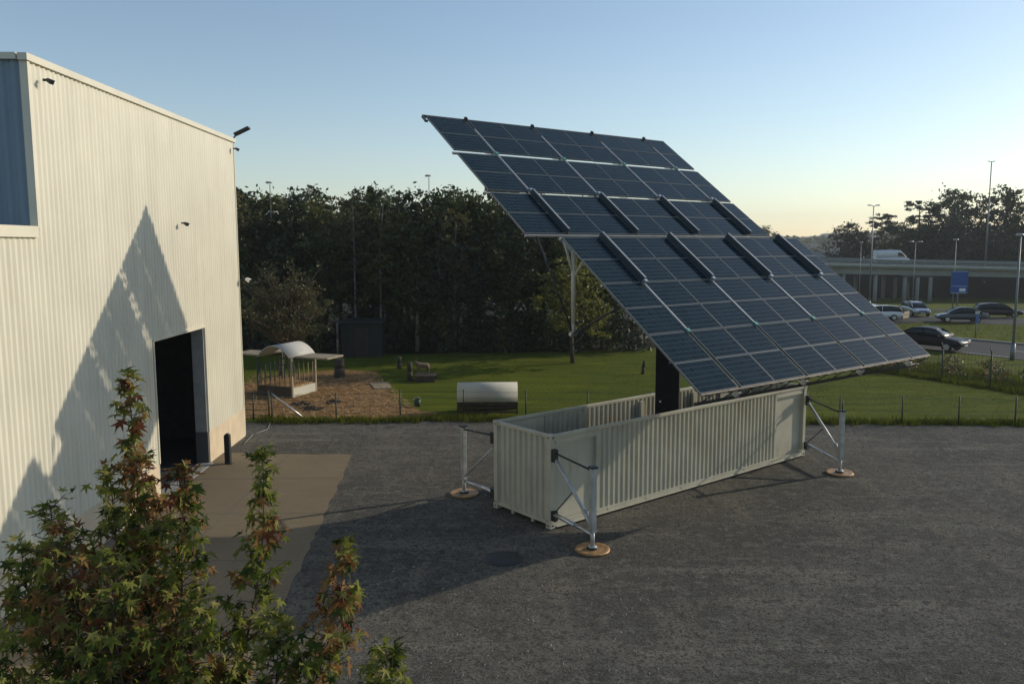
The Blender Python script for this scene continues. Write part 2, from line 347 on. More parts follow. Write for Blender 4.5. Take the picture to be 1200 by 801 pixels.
# roads
near = [(-8.0, 112), (8, 95), (20, 80.5), (29.0, 67.6), (34.6, 59.2), (40, 50.5), (46, 40), (52, 28)]
far = [(8, 98), (24, 90), (38, 85), (50, 80.0), (62, 74), (80, 64)]
under = [(30, 94), (45, 98), (60, 101), (80, 100), (110, 96)]
junction = [(22, 84), (31, 80), (40, 84.5)]
ribbon('road', near, 8.4, M['asphalt'], 0.02)
ribbon('road', far, 8.0, M['asphalt'], 0.025)
ribbon('road', under, 7.5, M['asphalt'], 0.03)
ribbon('road', junction, 9.0, M['asphalt'], 0.035)
def offset(pts, d):
    o = []
    for i, p in enumerate(pts):
        a, b = Vector(pts[max(i - 1, 0)]), Vector(pts[min(i + 1, len(pts) - 1)]); t = (b - a).normalized(); o.append((p[0] - t.y * d, p[1] + t.x * d))
    return o
def kerb(pts, i0, i1):
    g = MB(); P = [Vector(p) for p in pts[i0:i1]]
    for a, b in zip(P[:-1], P[1:]):
        n = max(1, int((b - a).length / 1.0)); d = (b - a).normalized(); nn = Vector((-d.y, d.x, 0)); d3 = Vector((d.x, d.y, 0))
        for k in range(n):
            c = a.lerp(b, (k + .5) / n); g.box((c.x, c.y, hz(c.x, c.y) + 0.055), ((b - a).length / n - 0.012, 0.32, 0.16), (d3, nn, Vector((0, 0, 1))))
    return tag(g.build('kerb', M['kerb']), kind='structure')
kerb(offset(near, 4.35), 3, 8); kerb(offset(far, -4.15), 3, 6)
g = MB()
for pts, d in ((near, -3.7), (far, 3.4)):
    P = [Vector(p) for p in offset(pts, d)]
    for a, b in zip(P[2:-1], P[3:]):
        dd = (b - a).normalized(); c = (a + b) / 2
        g.box((c.x, c.y, hz(c.x, c.y) + 0.04), ((b - a).length, 0.15, 0.01), (Vector((dd.x, dd.y, 0)), Vector((-dd.y, dd.x, 0)), Vector((0, 0, 1))))
P = [Vector(p) for p in near]
for a, b in zip(P[2:-1], P[3:]):
    dd = (b - a).normalized(); n = int((b - a).length / 4)
    for k in range(n):
        c = a.lerp(b, (k + .5) / n)
        g.box((c.x, c.y, 0.03), (1.6, 0.13, 0.008), (Vector((dd.x, dd.y, 0)), Vector((-dd.y, dd.x, 0)), Vector((0, 0, 1))))
tag(g.build('road_marking', M['paint']), kind='structure')

# ------------------------------------------------------------------ warehouse
A0 = Vector((-10.68, 32.10, 0)); WD = Vector((0.02102, -0.99978, 0)); WO = Vector((0.99978, 0.02102, 0)); UP = Vector((0, 0, 1))
def wp(s, o, z): return A0 + WD * s + WO * o + UP * z
def corrugated(mb, p0, du, dn, length, h0, h1, pitch=0.2, depth=0.035, mi=0, flat=0.55):
    """vertical-ribbed sheet from p0 along du, ribs standing out along dn, between heights h0 and h1"""
    prof = []; n = max(1, round(length / pitch)); pt = length / n
    for i in range(n):
        for f, d in ((0, 0), (0.5 * flat, 0), (0.5, depth), (0.5 + 0.5 * flat * 0.7, depth)): prof.append((i * pt + f * pt, d))
    prof.append((length, 0)); k = len(mb.v)
    for x, d in prof:
        for z in (h0, h1): mb.v.append(tuple(p0 + du * x + dn * d + UP * z))
    for i in range(len(prof) - 1): mb.face((k + 2 * i, k + 2 * i + 2, k + 2 * i + 3, k + 2 * i + 1), mi)
wh = thing('warehouse', 'tall cream corrugated metal warehouse with a dark open doorway', 'building', tuple(A0))
def wpart(name, mb, m):
    mb.v = [(v[0] - A0.x, v[1] - A0.y, v[2]) for v in mb.v]; return mb.build(name, m, wh)
HT, PL, D0, D1, DT, SE = 11.6, 1.12, 4.09, 8.32, 4.76, 14.0
g = MB()
corrugated(g, wp(0.02, 0.0, 0), WD, WO, D0 - 0.02, PL, HT - 0.12)
corrugated(g, wp(D0, 0.0, 0), WD, WO, D1 - D0, DT + 0.06, HT - 0.12)
corrugated(g, wp(D1, 0.0, 0), WD, WO, SE - D1, PL, HT - 0.12)
wpart('side_cladding', g, M['clad'])
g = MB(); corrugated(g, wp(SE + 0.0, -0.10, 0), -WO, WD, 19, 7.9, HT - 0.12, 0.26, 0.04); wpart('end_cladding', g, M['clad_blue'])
g = MB(); corrugated(g, wp(0.0, -20, 0), WO, -WD, 19.94, 0, HT - 0.12); wpart('rear_cladding', g, M['clad'])
g = MB()
for s0, s1 in ((0.0, D0 - 0.02), (D1 + 0.02, SE - 0.05)):
    n = max(1, round((s1 - s0) / 2.1)); L_ = (s1 - s0) / n
    for i in range(n): g = MB(); g.box(wp(s0 + (i + .5) * L_, -0.09, PL / 2), (L_ - 0.012, 0.24, PL), (WD, WO, UP)); wpart('plinth_panel', g, M['plinth'])
g = MB(); g.box(wp(7, -0.01, HT - 0.06), (14.2, 0.2, 0.15), (WD, WO, UP)); g.box(wp(SE + 0.03, -9.7, HT - 0.05), (0.16, 19.1, 0.14), (WD, WO, UP))
g.box(wp(SE - 0.02, -0.035, 9.7), (0.10, 0.17, 3.55), (WD, WO, UP)); g.box(wp(-0.02, -0.06, 5.75), (0.06, 0.18, 11.4), (WD, WO, UP))
wpart('roof_trim', g, M['trim'])
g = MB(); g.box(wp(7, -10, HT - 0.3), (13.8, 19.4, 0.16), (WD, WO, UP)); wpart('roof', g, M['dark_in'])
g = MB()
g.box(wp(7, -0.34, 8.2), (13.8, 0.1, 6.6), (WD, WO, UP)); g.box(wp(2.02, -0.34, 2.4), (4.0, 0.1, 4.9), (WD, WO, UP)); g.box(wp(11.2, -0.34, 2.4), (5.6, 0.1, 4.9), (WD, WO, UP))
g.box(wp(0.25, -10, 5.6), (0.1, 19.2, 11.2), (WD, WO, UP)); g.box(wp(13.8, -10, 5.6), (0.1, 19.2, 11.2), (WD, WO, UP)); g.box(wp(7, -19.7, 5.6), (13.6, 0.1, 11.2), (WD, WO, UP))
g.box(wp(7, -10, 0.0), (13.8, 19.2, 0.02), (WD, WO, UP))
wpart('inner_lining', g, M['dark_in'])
dr = MB(); dr.box(wp(D0 + 0.05, -0.2, DT / 2 + PL / 2), (0.06, 0.40, DT - PL), (WD, WO, UP)); dr.box(wp(D1 - 0.05, -0.2, DT / 2 + PL / 2), (0.06, 0.40, DT - PL), (WD, WO, UP)); dr.box(wp((D0 + D1) / 2, -0.26, DT + 0.03), (D1 - D0 - 0.18, 0.5, 0.07), (WD, WO, UP))
wpart('door_jamb', dr, M['jamb'])
dr = MB(); dr.box(wp(D0 - 0.01, 0.03, DT / 2 + PL / 2), (0.05, 0.06, DT - PL), (WD, WO, UP)); dr.box(wp(D1 + 0.02, 0.03, DT / 2 + PL / 2), (0.05, 0.06, DT - PL), (WD, WO, UP)); dr.box(wp((D0 + D1) / 2, 0.035, DT + 0.03), (D1 - D0 + 0.1, 0.09, 0.06), (WD, WO, UP))
wpart('door_trim', dr, M['trim'])
for s_ in (D0 + .04, D1 - .04): dr = MB(); dr.box(wp(s_, -0.2, PL / 2), (0.08, 0.42, PL - .01), (WD, WO, UP)); wpart('jamb_plinth', dr, M['bridge_dark'])
dr = MB(); dr.box(wp((D0 + D1) / 2, -0.1, 0.02), (D1 - D0 - 0.14, 0.5, 0.025), (WD, WO, UP)); wpart('door_sill', dr, M['jamb'])
# lower annex towards the camera
an = thing('annex', 'low cream corrugated wing at the photo left edge below the blue-grey end wall', 'building', tuple(A0))
g = MB(); corrugated(g, wp(SE + 0.004, 0.0, 0) - A0, WD, WO, 10.0, PL, 7.72, 0.2); g.build('side_cladding', M['clad'], an)
for i in range(5): g = MB(); g.box(wp(SE + 1.0 + 2 * i, -0.09, PL / 2) - A0, (1.985, 0.24, PL), (WD, WO, UP)); g.build('plinth_panel', M['plinth'], an)
g = MB(); g.box(wp(SE + 5.06, -9.5, 7.78) - A0, (10.0, 19.0, 0.1), (WD, WO, UP)); g.build('roof', M['dark_in'], an)
g = MB(); g.box(wp(SE + 5.12, -0.01, 7.84) - A0, (10.0, 0.22, 0.24), (WD, WO, UP)); g.build('roof_flashing', M['trim'], an)
g = MB(); corrugated(g, wp(SE + 10.02, -0.05, 0) - A0, -WO, WD, 19, 0, 7.7, 0.2); g.build('end_cladding', M['clad'], an)

def flood(name, s, o, z, label, cat='floodlight', m='black', yaw=0.0, big=1.0):
    t = thing(name, label, cat, tuple(wp(s, o, z)))
    b = MB(); b.box(WO * -0.10 * big + UP * 0.0, (0.05, 0.20 * big, 0.05), (WD, WO, UP)); b.build('bracket', M['steel_dark'], t)
    d = (WO * math.cos(0.5) - UP * math.sin(0.5)).normalized(); d = (d + WD * yaw).normalized(); x = d.cross(UP).normalized(); y = x.cross(d)
    b = MB(); rings = []
    for k, (dd, ww, hh) in enumerate(((-0.05, .08, .06), (0.04, .14, .10), (0.16, .17, .12), (0.19, .17, .12))):
        c = d * dd * big; rings.append([c + x * sx * ww * big * .5 * 1.6 + y * sy * hh * big * .5 * 1.6 for sx, sy in ((-1, -1), (1, -1), (1, 1), (-1, 1))])
    b.loft(rings, sm=False); b.build('housing', M[m], t)
    b = MB(); b.box(d * 0.195 * big, (.2 * big, .14 * big, .012), (x, y, d)); b.build('lens', M['glass'] if m == 'black' else M['steel_dark'], t)
    return t
flood('floodlight', 13.55, 0.22, 11.15, 'black floodlight under the roof edge at the near corner of the warehouse', big=.55)
flood('floodlight', 0.35, 0.22, 11.2, 'small black floodlight under the roof edge at the far corner of the warehouse', big=.55)
flood('floodlight', 5.9, 0.22, 8.25, 'small dark lamp in the middle of the warehouse wall above the shadow', big=.55)
flood('security_camera', -0.05, 0.30, 6.25, 'white security camera on the far corner of the warehouse', 'camera', 'white', big=.75)
t = thing('roof_floodlight', 'dark floodlight on a tilted arm above the far roof corner', 'floodlight', tuple(wp(0.1, 0.0, HT)))
b = MB(); b.tube((0, 0, -0.05), (0.25, 0, 0.22), 0.03); b.build('arm', M['steel_dark'], t)
b = MB(); ax = Vector((0.90, 0, 0.42)).normalized(); ay = Vector((0, 1, 0)); az_ = ax.cross(ay); b.box((0.40, 0, 0.28), (0.62, 0.30, 0.10), (ax, ay, az_)); bevel(b.build('housing', M['black'], t), 0.02)

for (x, y, lb) in ((-9.90, 27.9, 'dark steel bollard at the far side of the warehouse doorway'), (-9.72, 23.58, 'grey steel bollard at the near side of the doorway behind the autumn leaves')):
    t = thing('bollard', lb, 'bollard', (x, y, 0.012), group='bollards guarding the doorway')
    b = MB(); b.box((0, 0, .5), (.19, .19, 1.0)); bevel(b.build('post', M['steel_dark'], t), 0.015)
    b = MB(); b.loft([[(-.095, -.095, 1.0), (.095, -.095, 1.0), (.095, .095, 1.0), (-.095, .095, 1.0)], [(-.03, -.05, 1.07), (.03, -.05, 1.07), (.03, .05, 1.07), (-.03, .05, 1.07)]], sm=False); b.build('cap', M['steel_dark'], t)
    b = MB(); b.box((0, 0, .006), (.3, .3, .012)); b.build('base_plate', M['steel_dark'], t)

# ------------------------------------------------------------------ open-top container
CN = Vector((1.003, 21.03, 0)); CA = Vector((0.7763, 0.6304, 0)); CB = Vector((-0.6304, 0.7763, 0)); CL, CW, CH = 12.19, 2.44, 2.59
def cp(s, b, z): return CN + CA * s + CB * b + UP * z        # along, across (0 front, CW back), up
ct = thing('shipping_container', 'long open-topped beige shipping container on outriggers holding the solar tracker', 'container', tuple(CN))
def cpart(name, mb, m, par=None, bev=None):
    mb.v = [(v[0] - CN.x, v[1] - CN.y, v[2]) for v in mb.v]; o = mb.build(name, m, par or ct)
    if bev: bevel(o, bev)
    return o
AX = (CA, CB, UP)
Z0 = 0.06
for s in (0.08, CL - 0.08):
    for bb in (0.08, CW - 0.08):
        g = MB(); g.box(cp(s, bb, 1.33), (.16, .16, 2.18), AX); po = cpart('corner_post', g, M['cont'], bev=0.01)
        for z in (0.12, CH - 0.085):
            g = MB(); g.box(cp(s, bb, z), (.185, .185, .17), AX); cb = cpart('corner_casting', g, M['cont'], po, 0.012)
            # the lock holes are dark inset plates
        for sd, dz in ((0, CH - .085), (0, .12)):
            g = MB(); o_ = -0.094 if s < 1 else 0.094
            g.box(cp(s + o_, bb, dz), (.008, .06, .035), AX)
            ob = -0.094 if bb < 1 else 0.094
            g.box(cp(s, bb + ob, dz), (.07, .008, .04), AX); cpart('lock_hole', g, M['steel_dark'], po)
F0, F1 = 1.80, 10.32
for bb, dn, nm in ((0.03, -CB, 'front'), (CW - 0.03, CB, 'back')):
    g = MB(); corrugated(g, cp(F0, bb, 0), CA, -dn, F1 - F0, 0.20, CH - 0.12, 0.2, -0.0, flat=0.5) if False else None
    g = MB(); p0 = cp(F0, bb, 0)
    n = 42; pt = (F1 - F0) / n; prof = []
    for i in range(n):
        for f, d in ((0, 0.0), (0.34, 0.0), (0.5, -0.05), (0.84, -0.05)): prof.append((i * pt + f * pt, d))
    prof.append((F1 - F0, 0))
    for x, d in prof:
        for z in (0.2, CH - 0.10): g.v.append(tuple(p0 + CA * x + dn * d + UP * z))
    for i in range(len(prof) - 1): g.face((2 * i, 2 * i + 2, 2 * i + 3, 2 * i + 1))
    o = cpart('side_wall', g, M['cont'])
    for s0, s1 in ((0.16, F0), (F1, CL - 0.16)):
        g = MB(); g.box(cp((s0 + s1) / 2, bb + (0.10 if bb < 1 else -0.10), 1.33), (s1 - s0, 0.012, 2.3), AX)
        g.box(cp(s0 + .04 if s0 > 5 else s1 - .04, bb + (0.05 if bb < 1 else -0.05), 1.33), (.08, .10, 2.26), AX)
        g.box(cp((s0 + s1) / 2, bb + (0.045 if bb < 1 else -0.045), CH - 0.2), (s1 - s0 - .09, .09, .16), AX)
        cpart('flat_bay', g, M['cont'])
    g = MB(); g.box(cp(CL / 2, bb + (0.012 if bb < 1 else -0.012), CH - 0.06), (CL - 0.36, 0.09, 0.10), AX); cpart('top_rail', g, M['cont'], bev=0.012)
    g = MB(); g.box(cp(CL / 2, bb + (0.0 if bb < 1 else 0.0), 0.155), (CL - 0.36, 0.075, 0.13), AX); g.box(cp(CL / 2, bb + (-0.02 if bb < 1 else .02), 0.082), (CL - 0.4, 0.13, 0.014), AX); cpart('bottom_rail', g, M['cont'])
    for k in range(6):
        g = MB(); g.box(cp(2.2 + 1.6 * k, bb + (-0.042 if bb < 1 else .042), 0.16), (.09, .012, .07), AX); cpart('lashing_plate', g, M['cont'])
for s, sg in ((0.04, -1), (CL - 0.04, 1)):
    g = MB(); n = 9; pt = (CW - 0.34) / n; p0 = cp(s, 0.17, 0); prof = []
    for i in range(n):
        for f, d in ((0, 0.0), (0.36, 0.0), (0.5, -0.06), (0.86, -0.06)): prof.append((i * pt + f * pt, d))
    prof.append((n * pt, 0))
    for x, d in prof:
        for z in (0.24, CH - 0.10): g.v.append(tuple(p0 + CB * x + CA * sg * d + UP * z))
    for i in range(len(prof) - 1): g.face((2 * i, 2 * i + 2, 2 * i + 3, 2 * i + 1))
    cpart('end_wall', g, M['cont'])
    g = MB(); g.box(cp(s + 0.02 * -sg, CW / 2, CH - 0.06), (.10, CW - .36, .10), AX); cpart('end_rail', g, M['cont'], bev=0.012)
    g = MB(); g.box(cp(s + 0.02 * -sg, CW / 2, 0.2), (.10, CW - .36, .10), AX); cpart('end_rail', g, M['cont'])
    for bb in (0.75, 1.6):
        g = MB(); g.box(cp(s, bb, 0.11), (.08, .07, .09), AX); cpart('skid_lug', g, M['cont'])
g = MB(); g.box(cp(CL / 2, CW / 2, 0.17), (CL - .3, CW - .25, .05), AX); cpart('floor', g, M['cont_rust'])
for k, s in enumerate((3.4, 6.1, 8.8)):
    g = MB(); g.box(cp(s, CW - 0.13, 1.3), (.16, .10, 2.2), AX); cpart('inner_stanchion', g, M['cont'])

def outrigger(cs, cb, foot, side):
    """swing-out jack: bracket at corner (cs, cb), leg standing at foot (x, y)"""
    F = Vector((foot[0], foot[1], 0)); out = -CB if side == 'front' else CB
    base = cp(cs, cb, 0) + out * 0.10
    d = (F - base); d.z = 0; d.normalize()
    root = MB(); root.box(F + UP * 1.28, (.14, .14, 1.62), (d, d.cross(UP), UP))
    o = cpart('outrigger', root, M['galv_dull'], bev=.012)
    def sub(nm, m, fn, bev=None):
        q = MB(); fn(q); return cpart(nm, q, m, o, bev)
    for z, hh in ((2.05, .34), (.42, .26)): sub('bracket', M['steel_dark'], lambda q: q.box(base + UP * z, (.12, .14, hh), AX))
    sub('jack_foot', M['galv_dull'], lambda q: (q.tube(F + UP * .5, F + UP * .12, .055, .055, 10), q.tube(F + UP * .14, F + UP * .08, .10, .12, 12)))
    sub('leg_cap', M['steel_dark'], lambda q: (q.box(F + UP * 2.12, (.18, .18, .05), (d, d.cross(UP), UP)), q.tube(F + UP * 2.1, F + UP * 2.45, .018, .018, 6)) if foot[0] > 5 else q.box(F + UP * 2.12, (.18, .18, .05), (d, d.cross(UP), UP)))
    sub('top_arm', M['steel_dark'], lambda q: q.tube(base + UP * 2.12, F + UP * 2.03 - d * .06, .028, .028, 8))
    sub('diagonal_brace', M['galv_dull'], lambda q: (q.tube(base + UP * 1.98, F + UP * .72 - d * .08, .052, .052, 10), q.tube(F + UP * .92 - d * .35, F + UP * .60, .07, .07, 10)) if side == 'front' else q.tube(base + UP * 1.75, F + UP * .6 - d * .08, .03, .03, 8))
    sub('lower_arm', M['galv'], lambda q: (q.tube(base + UP * .46, base.lerp(F, .55) + UP * .44, .062, .062, 10), q.tube(base.lerp(F, .5) + UP * .44, F + UP * .42, .045, .045, 10)))
    if side == 'front': sub('guy_rod', M['steel_dark'], lambda q: q.tube(base + UP * .5, base.lerp(F, .5) + UP * 1.3, .016, .016, 6))
    return o
feet = ((1.98, 19.59, 0.06, 0.0, 'front', 'round copper-coloured pad under the near front outrigger leg'), (-1.47, 24.27, 0.06, CW, 'back', 'round copper-coloured pad under the outrigger leg left of the container'),
        (10.82, 26.41, CL - 0.06, 0.0, 'front', 'round brown pad under the outrigger leg at the right end of the container'), (7.75, 32.1, CL - 0.06, CW, 'back', 'round brown pad behind the container under the hidden rear outrigger leg'))
for x, y, s, bb, sd, lb in feet:
    outrigger(s, bb, (x, y), sd)
    t = thing('ground_pad', lb, 'ground pad', (x, y, 0.006), group='pads under the outrigger legs')
    b = MB(); rings = []
    for r_, z in ((.41, 0), (.44, .03), (.42, .07), (.36, .05), (.14, .055)):
        rings.append([(math.cos(k / 28 * 6.2832) * r_ * (1 + .02 * math.sin(k * 2.3)), math.sin(k / 28 * 6.2832) * r_, z) for k in range(28)])
    b.loft(rings); b.build('plate', M['pad'], t)
    b = MB(); b.loft([[(math.cos(k / 16 * 6.2832) * r_, math.sin(k / 16 * 6.2832) * r_, z) for k in range(16)] for r_, z in ((.14, .058), (.14, .10), (.1, .105))]); b.build('socket', M['steel_dark'], t)

# ------------------------------------------------------------------ solar tracker
PA = Vector((5.187, 25.716, 7.733)); PU = Vector((0.79282, 0.60945, 0)); PV = Vector((-0.48922, 0.63641, 0.59636)); PN = Vector((0.36346, -0.47281, 0.80271))
TB = cp(6.1, CW / 2, 0.2)
tr = thing('solar_tracker', 'huge tilted dark blue solar array on a black mast in the container', 'solar array', tuple(TB))
def sp(u, v, n=0.0): return PA + PU * u + PV * v + PN * n
PX = (PU, PV, PN)
def tpart(name, mb, m, par=None, bev=None):
    mb.v = [(v[0] - TB.x, v[1] - TB.y, v[2] - TB.z) for v in mb.v]; o = mb.build(name, m, par or tr)
    if bev: bevel(o, bev)
    return o
PM = Matrix((PU, PV, PN)).transposed().to_4x4()
pcache = {}
def panel(u0, u1, v0, v1, n):
    wdt, hgt = round(u1 - u0, 3), round(v1 - v0, 3)
    if (wdt, hgt) not in pcache:
        b = MB(); x, y = wdt / 2 - .018, hgt / 2 - .018
        b.v = [(-x, -y, 0.008), (x, -y, 0.008), (x, y, 0.008), (-x, y, 0.008), (-x, -y, -0.03), (x, -y, -0.03), (x, y, -0.03), (-x, y, -0.03)]
        b.face((0, 1, 2, 3)); b.face((7, 6, 5, 4))
        me = b.mesh('solar_panel', [M['cells'], M['white']]); me.polygons[1].material_index = 1
        uvl = me.uv_layers.new(name='UVMap')
        for i, q in enumerate(((0, 0), (9 if wdt > 1.3 else 8, 0), (9 if wdt > 1.3 else 8, 6), (0, 6))): uvl.data[i].uv = q
        f = MB(); t_ = .02
        f.box((0, hgt / 2 - t_ / 2, -.012), (wdt, t_, .05)); f.box((0, -hgt / 2 + t_ / 2, -.012), (wdt, t_, .05))
        f.box((wdt / 2 - t_ / 2, 0, -.012), (t_, hgt - 2 * t_, .05)); f.box((-wdt / 2 + t_ / 2, 0, -.012), (t_, hgt - 2 * t_, .05))
        pcache[(wdt, hgt)] = (me, f.mesh('panel_frame', M['alu_frame']))
    me, fm = pcache[(wdt, hgt)]
    o = link('solar_panel', me, tr); c = sp((u0 + u1) / 2, (v0 + v1) / 2, n) - TB
    tilt = Matrix.Rotation(rnd.gauss(0, .0022), 4, 'X') @ Matrix.Rotation(rnd.gauss(0, .0022), 4, 'Y')
    o.matrix_basis = Matrix.Translation(c) @ PM @ tilt
    link('panel_frame', fm, o)
def half(L_, rails, R_, rows, n):
    rg = 0.06
    for v0, v1 in rows:
        h = (v1 - v0 - 0.02) / 2
        xs = [(L_, rails[0] - rg)]
        for a, b in zip(rails[:-1], rails[1:]):
            c = (a + b) / 2; xs += [(a + rg, c - .01), (c + .01, b - rg)]
        xs.append((rails[-1] + rg, R_))
        for a, b in xs:
            panel(a, b, v0, v0 + h, n); panel(a, b, v1 - h, v1, n)
LR = (-3.32, -0.46, 2.36, 5.12); LL, LRt = -4.80, 6.27
UR = (-3.70, -0.81, 2.11, 4.95); UL, URt = -5.28, 6.12
lrows = [(-2.03, 0.0), (-4.06, -2.06), (-6.15, -4.09)]
urows = [(0.90, 2.93), (3.08, 5.13), (5.33, 7.36)]
NU = -0.512
half(LL, LR, LRt, lrows, 0.0); half(UL, UR, URt, urows, NU)
def bar(name, m, u0, u1, v0, v1, n0, n1, par=None, bev=None):
    g = MB(); g.box(sp((u0 + u1) / 2, (v0 + v1) / 2, (n0 + n1) / 2), (u1 - u0, v1 - v0, n1 - n0), PX); return tpart(name, g, m, par, bev)
for u in LR:
    bar('box_beam', M['beam'], u - .045, u + .045, -2.06, 0.06, .0, .17, bev=.008)
    bar('lit_edge_strip', M['alu_rail'], u - .015, u + .048, -2.06, 0.06, .171, .179)  # pale strip paints the sunlit right edge of the beam top
    bar('rail', M['alu_rail'], u - .028, u + .028, -4.05, -2.07, -.05, .035)
    bar('rail', M['steel_dark'], u - .022, u + .022, -6.2, -4.08, -.09, -.03)
    bar('hinge', M['galv'], u - .06, u + .06, -2.17, -2.07, .0, .14); bar('hinge', M['teal'], u - .06, u + .06, -4.13, -4.01, .0, .06)
    bar('support_beam', M['galv'], u - .06, u + .06, -6.25, .1, -.26, -.10)
for u in UR:
    bar('box_beam', M['beam'], u - .045, u + .045, .92, 3.0, NU, NU + .16, bev=.008)
    bar('lit_edge_strip', M['alu_rail'], u - .015, u + .048, .92, 3.0, NU + .161, NU + .169)  # sunlit top edge put in as a paler strip, as below
    bar('rail', M['alu_rail'], u - .028, u + .028, 3.04, 6.75, NU - .05, NU + .035)
    bar('rail', M['steel_dark'], u - .022, u + .022, 6.76, 7.40, NU - .06, NU + .0)
    bar('hinge', M['galv'], u - .07, u + .07, 2.98, 3.12, NU, NU + .12); bar('hinge', M['teal'], u - .055, u + .055, 5.17, 5.29, NU, NU + .07)
    bar('hinge', M['steel_dark'], u - .045, u + .045, 7.36, 7.46, NU - .04, NU + .09)
    bar('support_beam', M['galv'], u - .06, u + .06, .85, 7.4, NU - .26, NU - .10)
for v in (0.02, -2.05, -4.08):
    bar('purlin', M['alu_rail'], LL - .03, LRt + .03, v - .03, v + .03, -.09, -.035)
for v in (3.005, 5.23):
    bar('purlin', M['alu_rail'], UL - .09, URt + .03, v - .035, v + .035, NU - .10, NU - .04)
bar('purlin', M['beam'], UL - .12, URt, 7.37, 7.42, NU - .06, NU + .02); bar('purlin', M['beam'], UL - .12, UL + .0, 7.15, 7.20, NU - .10, NU - .04)
bar('end_plate', M['beam'], UL - .125, UL - .095, 7.15, 7.42, NU - .08, NU + .01)
bar('purlin', M['alu_rail'], UL, URt, .84, .89, NU - .09, NU - .03)
bar('bottom_rail', M['plank'], LL, LRt, -6.212, -6.165, -.04, .012)
g = MB()
for k in range(26):
    u = LL + .2 + k * .42; g.box(sp(u, -6.225, -.005), (.12, .025, .05), PX)
tpart('bottom_clip', g, M['steel_dark'])['kind'] = 'stuff'
bar('lower_truss', M['steel_dark'], LL + .1, LRt - .2, -6.16, -6.10, -.42, -.36)
for k in range(14):
    u = LL + .3 + k * .8; g = MB(); g.tube(sp(u, -6.13, -.38), sp(u + .4, -6.13, -.05), .016, .016, 6); tpart('truss_web', g, M['steel_dark'])
# king posts with stays behind the array
for (x, y, zb) in ((1.74, 23.2, 5.02),):
    a = Vector((x, y, 7.6)); bq = Vector((x, y, zb))
    g = MB(); g.tube(a, bq + UP * .3, .075, .06, 10); g.tube(bq + UP * .3, bq, .05, .04, 10); kp = tpart('king_post', g, M['cont'])
    g = MB(); g.box(bq, (.22, .1, .12), PX); tpart('stay_clamp', g, M['galv'], kp)
    g = MB(); g.tube(bq, sp(-4.95, .75, -.5), .028, .028, 6); tpart('stay_rod', g, M['steel_dark'], kp)
    g = MB(); g.tube(sp(-4.95, .75, -.5), sp(-4.95, .75, -.5).lerp(bq, .36), .024, .024, 6); tpart('stay_sleeve', g, M['alu'], kp)
    g = MB(); g.tube(bq, sp(-4.2, -2.6, -.2), .028, .028, 6); tpart('stay_rod', g, M['steel_dark'], kp)
    g = MB(); g.tube(Vector((x, y, 6.7)), sp(-4.55, .1, -.2), .045, .03, 8); tpart('knee_brace', g, M['cont'], kp)
    g = MB(); g.tube(Vector((x, y, 6.6)), sp(-4.1, -.5, -.1), .045, .03, 8); tpart('knee_brace', g, M['cont'], kp)
# plate added to block sun between the halves, cross beam, head and mast
bar('gap_shade_plate', M['beam'], -4.05, 6.05, .02, .83, -.66, -.60)
bar('cross_beam', M['beam'], .35, .75, -3.4, 3.2, -.95, -.64)
HZ = sp(.55, .0, -1.3).z
MX = (Vector((.97, -.243, 0)), Vector((.243, .97, 0)), UP)
g = MB(); g.box((TB.x, TB.y, 0.2 + 2.9), (.74, .74, 5.8), MX); ms = tpart('mast', g, M['mast'], bev=.02)
g = MB(); g.box((TB.x, TB.y, .24), (1.5, 1.5, .06), AX); tpart('mast_base', g, M['steel_dark'])
g = MB(); g.loft([[Vector((TB.x, TB.y, 6.0)) + CA * sx * .3 + CB * sy * .3 for sx, sy in ((-1, -1), (1, -1), (1, 1), (-1, 1))], [sp(.55, 0, -.95) + PU * sx * .25 + PV * sy * .45 for sx, sy in ((-1, -1), (1, -1), (1, 1), (-1, 1))]], sm=False); tpart('mast_head', g, M['mast'])
for s_ in (-.3, .3):
    g = MB(); g.tube(Vector((TB.x, TB.y, 3.6)) + CA * s_, sp(.55 + s_, -2.6, -.9), .06, .045, 10); tpart('slew_ram', g, M['galv'])
g = MB(); g.box(Vector((TB.x, TB.y, 2.62)) - Vector((.243, .97, 0)) * .385 + Vector((-.2, .05, 0)), (.05, .05, .05), MX); tpart('warning_lamp', g, M['white'])

# manhole and pipe on the gravel
t = thing('manhole_cover', 'dark round manhole cover in the gravel before the container', 'manhole', (-0.2, 19.05, 0.006))
b = MB(); b.loft([[(math.cos(k / 24 * 6.2832) * r_, math.sin(k / 24 * 6.2832) * r_, z) for k in range(24)] for r_, z in ((.47, 0), (.47, .012), (.40, .014))]); b.build('frame', M['steel_dark'], t)
b = MB(); b.loft([[(math.cos(k / 24 * 6.2832) * r_, math.sin(k / 24 * 6.2832) * r_, z) for k in range(24)] for r_, z in ((.39, 0.006), (.39, .02), (.36, .022))]); b.build('lid', M['steel_dark'], t)
b = MB(); b.path([(-10.25, 30.6, .03), (-10.4, 32.2, .03), (-10.1, 33.2, .03), (-10.3, 34.2, .03), (-10.5, 35.1, .03)], .017); tag(b.build('hose', M['kerb']), 'thin pale hose lying on the gravel past the warehouse corner', 'hose')

# ------------------------------------------------------------------ yard furniture
def arch(n, w_, h0, rise, y, t=0):
    return [(-w_ / 2 + w_ * k / n, y, h0 + rise * math.sin(math.pi * k / n) ** 0.8 + t) for k in range(n + 1)]
